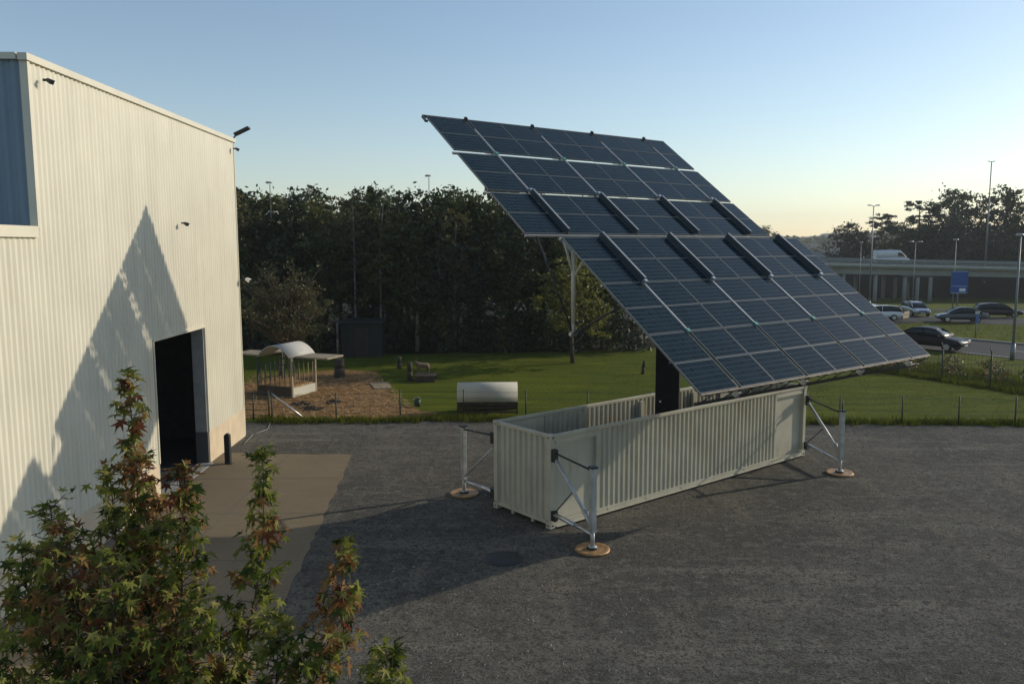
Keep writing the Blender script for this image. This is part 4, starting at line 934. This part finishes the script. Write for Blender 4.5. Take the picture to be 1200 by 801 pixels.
# hills
def hill(name, y0, x0, x1, hf, m, n=140, depth=120):
    g = MB(); ny = 8
    for j in range(ny + 1):
        for i in range(n + 1):
            x = x0 + (x1 - x0) * i / n; f = j / ny; g.v.append((x + rnd.uniform(-2, 2), y0 + depth * f, -4 + (hf(x) + 4) * math.sin(math.pi * min(f * 1.0, 1) * .5) + (rnd.gauss(0, 1.3) if j else 0)))
    for j in range(ny):
        for i in range(n): k = j * (n + 1) + i; g.face((k, k + 1, k + n + 2, k + n + 1), 0, True)
    return tag(g.build(name, m), kind='structure')
h1 = lambda x: 19 + 9 * math.sin(x * .0063 + 1.2) + 4 * math.sin(x * .021) + 2 * math.sin(x * .05)
h2 = lambda x: 10 + 4 * math.sin(x * .012 + .4) + 2.2 * math.sin(x * .043)
hill('hill', 1500, -900, 1800, lambda x: h1(x) + 14, M['for_a'], 200, 200)
hill('hill', 620, -500, 900, lambda x: h2(x) + (10 if x > 330 else 10 * max(0, (x - 180) / 150)), M['for_b'], 200, 140)
b = MB()
for k in range(5200):
    x = rnd.uniform(-100, 1400); z = h1(x) + 14 + rnd.uniform(-10, 2.0); q = Vector((x, 1690 - rnd.uniform(0, 120), z))
    for _ in range(2):
        a = Vector((rnd.gauss(0, 1), rnd.gauss(0, 1), rnd.gauss(0, 1))).normalized(); e = a.orthogonal().normalized() * rnd.uniform(1.5, 4); f = a.cross(e); i = len(b.v); b.v += [tuple(q - e), tuple(q - f * .6), tuple(q + e), tuple(q + f * .6)]; b.face((i, i + 1, i + 2, i + 3))
for k in range(4200):
    x = rnd.uniform(-50, 560); z = h2(x) + (10 if x > 330 else 10 * max(0, (x - 180) / 150)) + rnd.uniform(-8, 2.2); q = Vector((x, 745 - rnd.uniform(0, 80), z))
    for _ in range(2):
        a = Vector((rnd.gauss(0, 1), rnd.gauss(0, 1), rnd.gauss(0, 1))).normalized(); e = a.orthogonal().normalized() * rnd.uniform(1, 2.6); f = a.cross(e); i = len(b.v); b.v += [tuple(q - e), tuple(q - f * .6), tuple(q + e), tuple(q + f * .6)]; b.face((i, i + 1, i + 2, i + 3))
tag(b.build('far_woods', M['for_b']), kind='stuff')

# ------------------------------------------------------------------ flyover
BY = 152.0
fo = thing('flyover', 'long concrete road bridge on pale piers crossing behind the junction', 'bridge', (90, BY, -3))
def dz(x): return 4.25 - (x - 55) * .024         # deck surface height
def bp_(name, m, fn): q = MB(); fn(q); q.v = [(v[0] - 90, v[1] - BY, v[2] + 3) for v in q.v]; return q.build(name, m, fo)
def strip(q, x0, x1, y, wy, zo, hh):
    n = 30; rings = []
    for i in range(n + 1):
        x = x0 + (x1 - x0) * i / n; z = dz(x) + zo; rings.append([(x, y - wy / 2, z - hh / 2), (x, y + wy / 2, z - hh / 2), (x, y + wy / 2, z + hh / 2), (x, y - wy / 2, z + hh / 2)])
    q.loft(rings, sm=False)
X0, X1 = 22, 190
bp_('deck', M['bridge'], lambda q: strip(q, X0, X1, BY + 6, 13.0, -.35, .5))
bp_('road_surface', M['asphalt'], lambda q: strip(q, X0, X1, BY + 6, 11.6, -.06, .06))
bp_('edge_beam', M['rail'], lambda q: strip(q, X0, X1, BY - .62, .25, -.12, .34))
bp_('girder', M['bridge'], lambda q: strip(q, X0, X1, BY + 1.0, .5, -1.25, 1.28))
bp_('girder', M['bridge'], lambda q: strip(q, X0, X1, BY + 11.0, .5, -1.25, 1.28))
bp_('guard_rail', M['pole'], lambda q: strip(q, X0, X1, BY - .35, .06, .72, .42))
bp_('guard_rail', M['pole'], lambda q: strip(q, X0, X1, BY - .35, .05, .28, .22))
bp_('guard_rail', M['pole'], lambda q: strip(q, X0, X1, BY + 12.2, .06, .75, .5))
q = MB()
for k in range(60): x = X0 + 1 + k * 2.8; q.box((x, BY - .33, dz(x) + .45), (.1, .08, .9))
q.v = [(v[0] - 90, v[1] - BY, v[2] + 3) for v in q.v]; q.build('rail_post', M['pole'], fo)
for x in (30, 38, 46, 54, 62, 68, 73.5, 75.9, 78.3, 104, 112, 120, 130, 140):
    for y in (BY + 1.6, BY + 10.4): bp_('pier', M['bridge'], lambda q: q.tube((x, y, -3.2), (x, y, dz(x) - 1.85), .36, .36, 12))
for x in (34, 58, 76, 108, 128): bp_('pier_cap', M['bridge_dark'], lambda q: q.box((x, BY + 6, dz(x) - 2.05), (6.5, 9.6, .35)))
# embankment behind the bridge
g = MB()
for i in range(40):
    x = 20 + i * 5.0
    g.v += [(x, 163, -3.1), (x, 170, 1.2 + rnd.uniform(-.3, .3)), (x, 176, 3.0 + rnd.uniform(-.4, .4)), (x, 215, 3.2), (x, 240, -3.1)]
for i in range(39):
    for j in range(4): k = i * 5 + j; g.face((k, k + 5, k + 6, k + 1), 0, True)
tag(g.build('embankment', M['earth']), kind='structure')
t = thing('noise_barrier', 'pale grey-blue noise barrier beside the far motorway in haze', 'barrier', (70, 232, 0))
for k in range(9): b = MB(); b.box((k * 4.4, k * .3, 4.2), (4.3, .18, 3.0)); b.build('panel', M['rail'], t); b = MB(); b.box((k * 4.4 - 2.2, k * .3, 3.4), (.2, .3, 5.6)); b.build('post', M['pole'], t)

# ------------------------------------------------------------------ lamp posts and signs
def lamp(x, y, h, label, kind='single', r_=.09, z=None, ang=0.0, rise=0.0):
    z0 = hz(x, y) if z is None else z
    t = thing('street_lamp', label, 'street lamp', (x, y, z0), ang)
    b = MB(); b.tube((0, 0, 0), (0, 0, h), r_, r_ * .5, 10); b.tube((0, 0, 0), (0, 0, 1.1), r_ * 1.5, r_ * 1.35, 10); b.build('pole', M['pole'], t)
    for sx in ((-1, 1) if kind == 'double' else (1,)):
        L_ = {'double': .3, 'single': .6, 'top': .0}[kind]
        if L_:
            b = MB(); b.path([(0, 0, h - .05), (sx * L_ * .5, 0, h + .08), (sx * L_, 0, h + .10)], r_ * .4, 6); b.build('arm', M['pole'], t)
        b = MB(); rings = []
        for f, w_, hh in ((0, .08, .07), (.15, .13, .10), (.38, .14, .08), (.5, .08, .04)):
            c = Vector((sx * (L_ + f) if L_ else sx * (f - .3), 0, h + .12)); rings.append([c + Vector((0, yy * w_, zz * hh)) for yy, zz in ((-1, -.6), (1, -.6), (.6, 1), (-.6, 1))])
        b.loft(rings); b.build('lamp_head', M['lamp'], t)
    return t
lamp(32.69, 53.08, 8.0, 'tall grey street lamp at the road edge near the right border', 'top', .10)
lamp(45.6, 104.5, 13.0, 'tall dark street lamp rising just right of the array', 'double', .11)
lamp(96.6, 168.0, 25.0, 'tallest lamp mast above the trees behind the flyover', 'double', .2, z=-1, ang=0.0)
lamp(45.0, 83.6, 7.9, 'street lamp standing by the blue road sign', 'top', .06)
lamp(49.9, 102.0, 8.3, 'slim twin-armed street lamp before the flyover piers', 'double', .06)
lamp(52.5, 124.0, 9.5, 'faint street lamp close to the right edge of the array', 'top', .06)
lamp(-18.0, 62.0, 12.1, 'pale lamp head poking above the wood near the warehouse', 'top', .06, ang=.4)
lamp(-6.55, 66.0, 12.9, 'pale lamp head poking above the tallest tree of the wood', 'top', .06, ang=.3)
lamp(97, 140.0, 13.0, 'street lamp showing among the trees right of the van', 'top', .1, z=-3)
t = thing('road_sign', 'large blue direction sign on a pole before the flyover', 'road sign', (45.15, 83.0, 0), R(-10))
b = MB(); b.tube((0, 0, 0), (0, 0, 4.9), .06, .06, 8); b.build('post', M['pole'], t)
b = MB(); b.box((.05, -.09, 3.75), (1.62, .05, 2.25)); bevel(b.build('sign_board', M['sign'], t), .02)
b = MB(); b.box((.36, -.125, 2.98), (.58, .012, .32)); b.box((.05, -.125, 4.84), (1.5, .01, .03)); b.box((.05, -.125, 3.35), (1.5, .01, .03)); b.box((.05, -.125, 2.66), (1.5, .01, .03)); b.build('sign_print', M['sign_white'], t)
t = thing('parking_sign', 'small grey-blue sign on a short post on the grass island', 'road sign', (37.7, 66.3, 0), R(25))
b = MB(); b.tube((0, 0, 0), (0, 0, 2.0), .045, .045, 8); b.build('post', M['pole'], t)
b = MB(); b.box((0, -.06, 1.55), (.42, .04, .75)); b.build('sign_board', M['sign'], t); b = MB(); b.box((.0, -.06, 2.05), (.5, .05, .22)); b.build('sign_cap', M['rail'], t)

# ------------------------------------------------------------------ vehicles (x forward)
def wheel(t, x, y, r_):
    b = MB(); b.loft([[(math.cos(k / 20 * 6.2832) * q * r_, yy, math.sin(k / 20 * 6.2832) * q * r_) for k in range(20)] for q, yy in ((.62, -.10), (.95, -.10), (1, -.06), (1, .06), (.95, .10), (.62, .10))]); o = b.build('wheel', M['tyre'], t, (x, y, r_))
    b = MB(); b.loft([[(math.cos(k / 12 * 6.2832) * q * r_, yy, math.sin(k / 12 * 6.2832) * q * r_) for k in range(12)] for q, yy in ((.62, -.105), (.2, -.085), (.2, .085), (.62, .105))]); b.build('rim', M['rim'], o)
def vehicle(name, x, y, yaw, paint, label, shape='saloon', z=None, s_=1.0):
    t = thing(name, label, 'van' if shape == 'van' else 'car', (x, y, (hz(x, y) if z is None else z) + .03), yaw); t.scale = (s_,) * 3
    if shape == 'van':
        L_, wd_ = 5.6, 1.0; low = [(-2.8, .35, 1.2), (-2.78, .3, 1.2), (-1.5, .28, 1.2), (1.5, .28, 1.2), (2.2, .28, 1.2), (2.7, .32, 1.05), (2.82, .38, .92)]
        roof = [(-2.78, 1.2, 2.35, .88), (-2.7, 1.2, 2.45, .86), (0, 1.2, 2.5, .86), (1.0, 1.2, 2.44, .85), (1.35, 1.2, 2.30, .84), (2.3, 1.2, 1.35, .9)]
        wh_, wr = (1.75, -1.75), .34
    else:
        est = shape == 'hatch'
        L_, wd_ = 4.4, .87
        low = [(-2.15, .42, .85), (-2.1, .3, .95), (-1.5, .24, .98), (0, .22, .95), (.9, .22, .93), (1.7, .24, .82), (2.1, .3, .70), (2.2, .38, .60)]
        roof = ([(-2.05, .95, 1.0, .74), (-1.75, .95, 1.36, .62), (-.9, .95, 1.45, .62), (.1, .95, 1.43, .62), (.45, .95, 1.36, .62), (1.2, .93, .95, .76)] if est else
                [(-1.75, .97, 1.0, .72), (-1.0, .96, 1.36, .6), (-.5, .95, 1.43, .62), (.1, .95, 1.42, .62), (.4, .95, 1.36, .62), (1.15, .93, .95, .76)])
        wh_, wr = (1.33, -1.28), .31
    rings = []
    for xx, z0, z1 in low:
        e = wd_ if abs(xx) < L_ * .40 else wd_ * (.86 if abs(xx) > L_ * .485 else .95); rings.append([(xx, -e * .93, z0), (xx, e * .93, z0), (xx, e, (z0 * .6 + z1 * .4)), (xx, e * .97, z1 - .08), (xx, e * .88, z1), (xx, -e * .88, z1), (xx, -e * .97, z1 - .08), (xx, -e, (z0 * .6 + z1 * .4))])
    b = MB(); b.loft(rings); body = b.build('body', M[paint], t); md = body.modifiers.new('sub', 'SUBSURF'); md.levels = 1; md.render_levels = 2
    rg = []
    for xx, zb, zr, hw in roof:
        hb = wd_ * .9; rg.append([(xx, -hb, zb - .06), (xx, hb, zb - .06), (xx, hw + (hb - hw) * .08, zr - .06 if zr - zb > .2 else zr), (xx, hw * .9, zr), (xx, -hw * .9, zr), (xx, -hw - (hb - hw) * .08, zr - .06 if zr - zb > .2 else zr)])
    b = MB(); b.loft(rg); b.build('windows' if shape != 'van' else 'upper_body', M['glass'] if shape != 'van' else M[paint], t).name = 'window_band' if shape != 'van' else 'upper_body'
    b = MB()
    if shape == 'van':
        b.v = [(1.42, -.80, 2.25), (1.42, .80, 2.25), (2.26, .86, 1.42), (2.26, -.86, 1.42)]; b.v = [(v[0] + .02, v[1], v[2] + .02) for v in b.v]; b.face((0, 3, 2, 1)); b.build('windscreen', M['glass'], t)
        for sy in (-1, 1):
            b = MB(); b.v = [(.75, sy * .925, 2.05), (1.4, sy * .905, 2.05), (2.0, sy * .925, 1.4), (.75, sy * .94, 1.4)]; b.face((0, 1, 2, 3)); b.build('side_window', M['glass'], t)
    else:
        rr = [[(xx, -hw * .93, zr + .002), (xx, hw * .93, zr + .002), (xx, hw * .9, zr + .025), (xx, -hw * .9, zr + .025)] for xx, zb, zr, hw in roof[1:5]]
        b.loft(rr, sm=False); b.build('roof', M[paint], t)
        for sy in (-1, 1):
            for i, j in ((0, 1), (5, 4)):
                A_, B_ = roof[i], roof[j]; q = MB(); q.path([(A_[0], sy * wd_ * .86, A_[2] - .0), (B_[0], sy * B_[3] * .96, B_[2])], .035, 5); q.build('pillar', M[paint], t)
            q = MB(); xm = -.2; q.path([(xm, sy * wd_ * .905, .93), (xm, sy * .65, 1.40)], .03, 5); q.build('pillar', M[paint], t)
            q = MB(); q.box((.85, sy * .98, .98), (.12, .16, .12)); bevel(q.build('mirror', M[paint], t), .03)
    for xx in wh_:
        for sy in (-1, 1): wheel(t, xx, sy * (wd_ - .08), wr)
    xf = low[-1][0]; zf = .66 if shape != 'van' else .9
    for sy in (-1, 1):
        q = MB(); q.box((xf - .11, sy * wd_ * .66, zf), (.18, .34, .14)); bevel(q.build('headlight', M['headlight'], t), .03)
        q = MB(); q.box((low[0][0] + .05, sy * wd_ * .72, .82), (.14, .26, .16)); q.build('taillight', M['taillight'], t)
    q = MB(); q.box((xf - .07, 0, zf - .16), (.14, .8, .16)); q.build('grille', M['black'], t)
    q = MB(); q.box((xf - .015, 0, .43), (.03, .5, .11)); q.build('number_plate', M['sign_white'], t)
    return t
vehicle('parked_car', 30.3, 58.9, R(-50), 'car_black', 'black saloon car driving on the road just right of the array corner', s_=1.1)
bpy.data.objects['parked_car'].name = 'moving_car'
vehicle('moving_car', 43.7, 79.6, R(165), 'car_grey', 'dark grey saloon car beyond the grass island heading left')
vehicle('moving_car', 43.2, 87.6, R(-96), 'car_silver', 'silver car facing the camera on the junction', 'hatch')
vehicle('moving_car', 50.3, 84.7, R(-12), 'car_maroon', 'almost black car right of the grey one beyond the island', 'hatch')
vehicle('moving_car', 44.0, 104.5, R(-40), 'car_green', 'dark green car half hidden behind the right edge of the array')
vehicle('moving_car', 36.9, 82.2, R(165), 'car_white', 'white car half hidden behind the right edge of the array', 'hatch')
vehicle('delivery_van', 71.3, BY + 2.9, R(-2), 'van_white', 'white delivery van driving over the flyover', 'van', z=dz(71.3) - .02, s_=1.08)
t = thing('wooden_barrier', 'low beige barrier beside the white car on the junction', 'barrier', (40.0, 83.0, .03), R(50))
for z in (.25, .6): b = MB(); b.box((0, 0, z), (2.2, .1, .3)); b.build('plank', M['plank'], t)
for x in (-1, 0, 1): b = MB(); b.box((x, .08, .4), (.1, .08, .8)); b.build('post', M['plank'], t)
# weeds between fence and road
for i in range(13):
    s_ = -8 + i * 1.25; o_ = rnd.uniform(1.0, 3.4); q = p0 + d * s_ + Vector((.886, .464, 0)) * o_
    t = thing('weed_clump', 'tall seeding weed clump, %s from the left behind the security fence' % ORD[i], 'weeds', (q.x, q.y, 0), rnd.uniform(0, 6), 'weed clumps between fence and road'); sc_ = rnd.uniform(.7, 1.3); t.scale = (sc_,) * 3
    key = 'weed%d' % (i % 2)
    if key not in TV:
        b = MB(); leaf_cards(b, (0, 0, .45), (.8, .8, .5), 420, .07, 16, hollow=0); s2 = MB()
        for k in range(14): a = k * 2.4; s2.path([(0, 0, 0), (math.cos(a) * .3, math.sin(a) * .3, .5), (math.cos(a) * .6, math.sin(a) * .6, 1.0)], .012, 4)
        TV[key] = (s2.mesh('stem', M['straw_stalk']), b.mesh('foliage', M[('for_c', 'for_b')[i % 2]]))
    link('stem', TV[key][0], t); link('foliage', TV[key][1], t)

# ------------------------------------------------------------------ foreground sweetgum
ft = thing('sweetgum_tree', 'young autumn-coloured sweetgum in the left foreground', 'tree', (-3.0, 6.2, 0))
FO = Vector((-3.0, 6.2, 0))
def star_leaf(seed):
    rn = random.Random(seed); b = MB(); pts = []
    lob = [(90, 1.0), (90 - 52, .92), (90 - 112, .62), (90 + 112, .62), (90 + 52, .92)]
    lob = sorted(lob, key=lambda q: q[0]); curl = rn.uniform(.05, .5); fold = rn.uniform(.0, .45)
    def P(a, r_):
        x, y = math.cos(R(a)) * r_, math.sin(R(a)) * r_; return (x, y + .12, -curl * r_ * r_ * .6 + fold * abs(x) * .6 + rn.uniform(-.09, .09))
    out = []
    for i, (a, r_) in enumerate(lob):
        r_ *= rn.uniform(.9, 1.1); out += [P(a - 13, r_ * .52), P(a, r_), P(a + 13, r_ * .52)]
        na = lob[(i + 1) % 5][0] + (360 if i == 4 else 0)
        if i < 4: out.append(P((a + na) / 2, .32))
    out = [(0, 0, 0)] + out
    b.v = [(0, .14, 0.02)] + out; n = len(out)
    for i in range(n): b.face((0, 1 + i, 1 + (i + 1) % n), 0, True)
    k = len(b.v); b.v += [(-.012, 0, 0), (.012, 0, 0), (.01, -.55, .12), (-.01, -.55, .12)]; b.face((k, k + 1, k + 2, k + 3))
    return b
LS = [star_leaf(k) for k in range(9)]; LMN = ('lf_green', 'lf_dark', 'lf_yellow', 'lf_red', 'lf_brown')
LM = {(i, m_): LS[i].mesh('leaf', M[m_]) for i in range(9) for m_ in LMN}
CAMP = Vector((0, 0, 7.5076))
tips = [  # (x, y, z) of leader tips and the heights from which they leave
    ((-3.33, 7.0, 6.40), 2.6, .17), ((-2.72, 6.6, 5.70), 2.9, .22), ((-2.02, 6.45, 5.86), 2.2, .17), ((-1.28, 6.0, 5.25), 2.2, .22), ((-.92, 5.6, 4.63), 2.0, .20),
    ((-3.85, 6.6, 5.35), 2.3, .30), ((-4.15, 6.7, 4.98), 2.0, .30), ((-3.5, 6.2, 5.30), 2.2, .34), ((-3.0, 5.9, 5.20), 2.0, .34), ((-2.45, 6.0, 4.85), 2.1, .28), ((-1.75, 5.9, 4.72), 1.9, .26),
    ((-3.75, 5.6, 4.65), 1.8, .36), ((-3.2, 5.4, 4.45), 1.8, .38), ((-2.65, 5.4, 4.25), 1.8, .34), ((-2.0, 5.4, 4.25), 1.7, .30), ((-1.45, 5.4, 4.35), 1.8, .24), ((-3.45, 6.8, 5.6), 2.4, .26), ((-1.1, 5.3, 4.2), 1.8, .2), ((-3.1, 6.7, 5.75), 2.4, .24)]
trunk, leaves = MB(), []
rn = random.Random(5)
trunk.path([tuple(FO), (-3.0, 6.2, .9), (-2.9, 6.2, 1.8), (-2.95, 6.2, 2.6)], [.075, .065, .055, .04], 10)
for tip, zs, rad in tips:
    T_ = Vector(tip); S = Vector((-2.92, 6.2, zs * .9)); n = 26; prev = None
    for k in range(n + 1):
        f = k / n; p = S.lerp(T_, f); h_ = 1 - (1 - f) ** 1.8; p.x = S.x + (T_.x - S.x) * h_; p.y = S.y + (T_.y - S.y) * h_
        p += Vector((math.sin(f * 7 + tip[0] * 5), math.cos(f * 6 + tip[1] * 3), 0)) * .025
        if prev is not None:
            trunk.tube(prev, p, .022 * (1 - f * .8), .022 * (1 - (f + 1 / n) * .82) if f < 1 else .004, 6, cap=False)
            if p.z > 2.7:
                nl = 7
                env = .95 * rad * min(1, .35 + 1.3 * (T_.z - p.z) / max(.6, T_.z - 3.6)) if f < 1 else rad * .3
                env *= .62 + .75 * abs(math.sin(k * .9 + tip[0] * 9)) ** .7
                for q in range(nl):
                    a = k * 2.4 + q * 6.283 / nl + rn.uniform(-.5, .5); r_ = env * rn.uniform(.55, 1.35)
                    st = prev.lerp(p, rn.random()); e = st + Vector((math.cos(a) * r_, math.sin(a) * r_, r_ * rn.uniform(.1, .7)))
                    trunk.tube(st, e, .006, .0025, 4, cap=False)
                    ln = 4 if r_ > .2 else 3
                    for w_ in range(ln):
                        c = st.lerp(e, rn.uniform(.45, 1.05)) + Vector((rn.gauss(0, .03), rn.gauss(0, .03), rn.gauss(0, .03)))
                        leaves.append((c, a + rn.gauss(0, .7), f))
        prev = p
    for w_ in range(9): leaves.append((T_ + Vector((rn.gauss(0, .03), rn.gauss(0, .03), rn.uniform(-.05, .04))), rn.uniform(0, 6.28), 1.0))
trunk.build('trunk', M['twig'], ft).location = tuple(-FO)
def leaf_xf(c, a, f):
    pitch = rn.gauss(-1.0, .38) if f < .97 else rn.uniform(-.3, .9)
    s_ = rn.uniform(.062, .118) * (.85 if f > .95 else 1)
    d_ = Vector((math.cos(a) * math.cos(pitch), math.sin(a) * math.cos(pitch), math.sin(pitch))); side = d_.cross(UP).normalized(); nrm = side.cross(d_)
    tw = rn.gauss(0, .5); side, nrm = side * math.cos(tw) + nrm * math.sin(tw), nrm * math.cos(tw) - side * math.sin(tw)
    return Matrix(((side.x * s_, d_.x * s_, nrm.x * s_, c.x), (side.y * s_, d_.y * s_, nrm.y * s_, c.y), (side.z * s_, d_.z * s_, nrm.z * s_, c.z), (0, 0, 0, 1)))
def pick(c, f):
    red = .5 + .5 * math.sin(c.x * 3.1 + c.z * 2.3 + 1.0) * math.cos(c.y * 2.7 + c.z * 1.7)
    r_ = rn.random() + (.18 if f > .85 else 0)
    if red > .56: return rn.choice(('lf_red', 'lf_brown', 'lf_brown', 'lf_brown', 'lf_green', 'lf_dark', 'lf_yellow'))
    return 'lf_yellow' if r_ > .86 else 'lf_green' if r_ > .40 else 'lf_dark' if r_ > .15 else 'lf_brown'
leaves.sort(key=lambda q: (q[0] - CAMP).length)
vis = [q for q in leaves if q[0].z > 3.5 + max(0, 6 - q[0].y) * .4]; inner = [q for q in leaves if q not in vis] 
step = max(1, len(vis) // 300); own = vis[:300]; rest = vis[300:] + inner
for c, a, f in own:
    o = link('leaf', LM[(rn.randrange(9), pick(c, f))], ft); o.matrix_basis = Matrix.Translation(-FO) @ leaf_xf(c, a, f)
b = MB()
for c, a, f in rest:
    X = Matrix.Translation(-FO) @ leaf_xf(c, a, f); L_ = LS[rn.randrange(9)]; k = len(b.v); mi = LMN.index(pick(c, f))
    b.v += [tuple(X @ Vector(v)) for v in L_.v]
    for fc in L_.f: b.face([k + i for i in fc], mi, True)
tag(b.build('foliage', [M[m_] for m_ in LMN], ft), kind='stuff')

# ------------------------------------------------------------------ haze
b = MB(); b.box((150, 830, 36), (3400, 2260, 82)); hzo = b.build('haze', None)
hm = bpy.data.materials.new('haze_air'); hm.use_nodes = True; hn = hm.node_tree.nodes; hn.remove(hn['Principled BSDF'])
pv = hn.new('ShaderNodeVolumePrincipled'); pv.inputs['Color'].default_value = (0.86, 0.90, 0.95, 1); pv.inputs['Density'].default_value = 0.00032; pv.inputs['Anisotropy'].default_value = 0.1
hm.node_tree.links.new(pv.outputs[0], hn['Material Output'].inputs['Volume'])
hzo.data.materials.clear(); hzo.data.materials.append(hm); tag(hzo, kind='stuff')
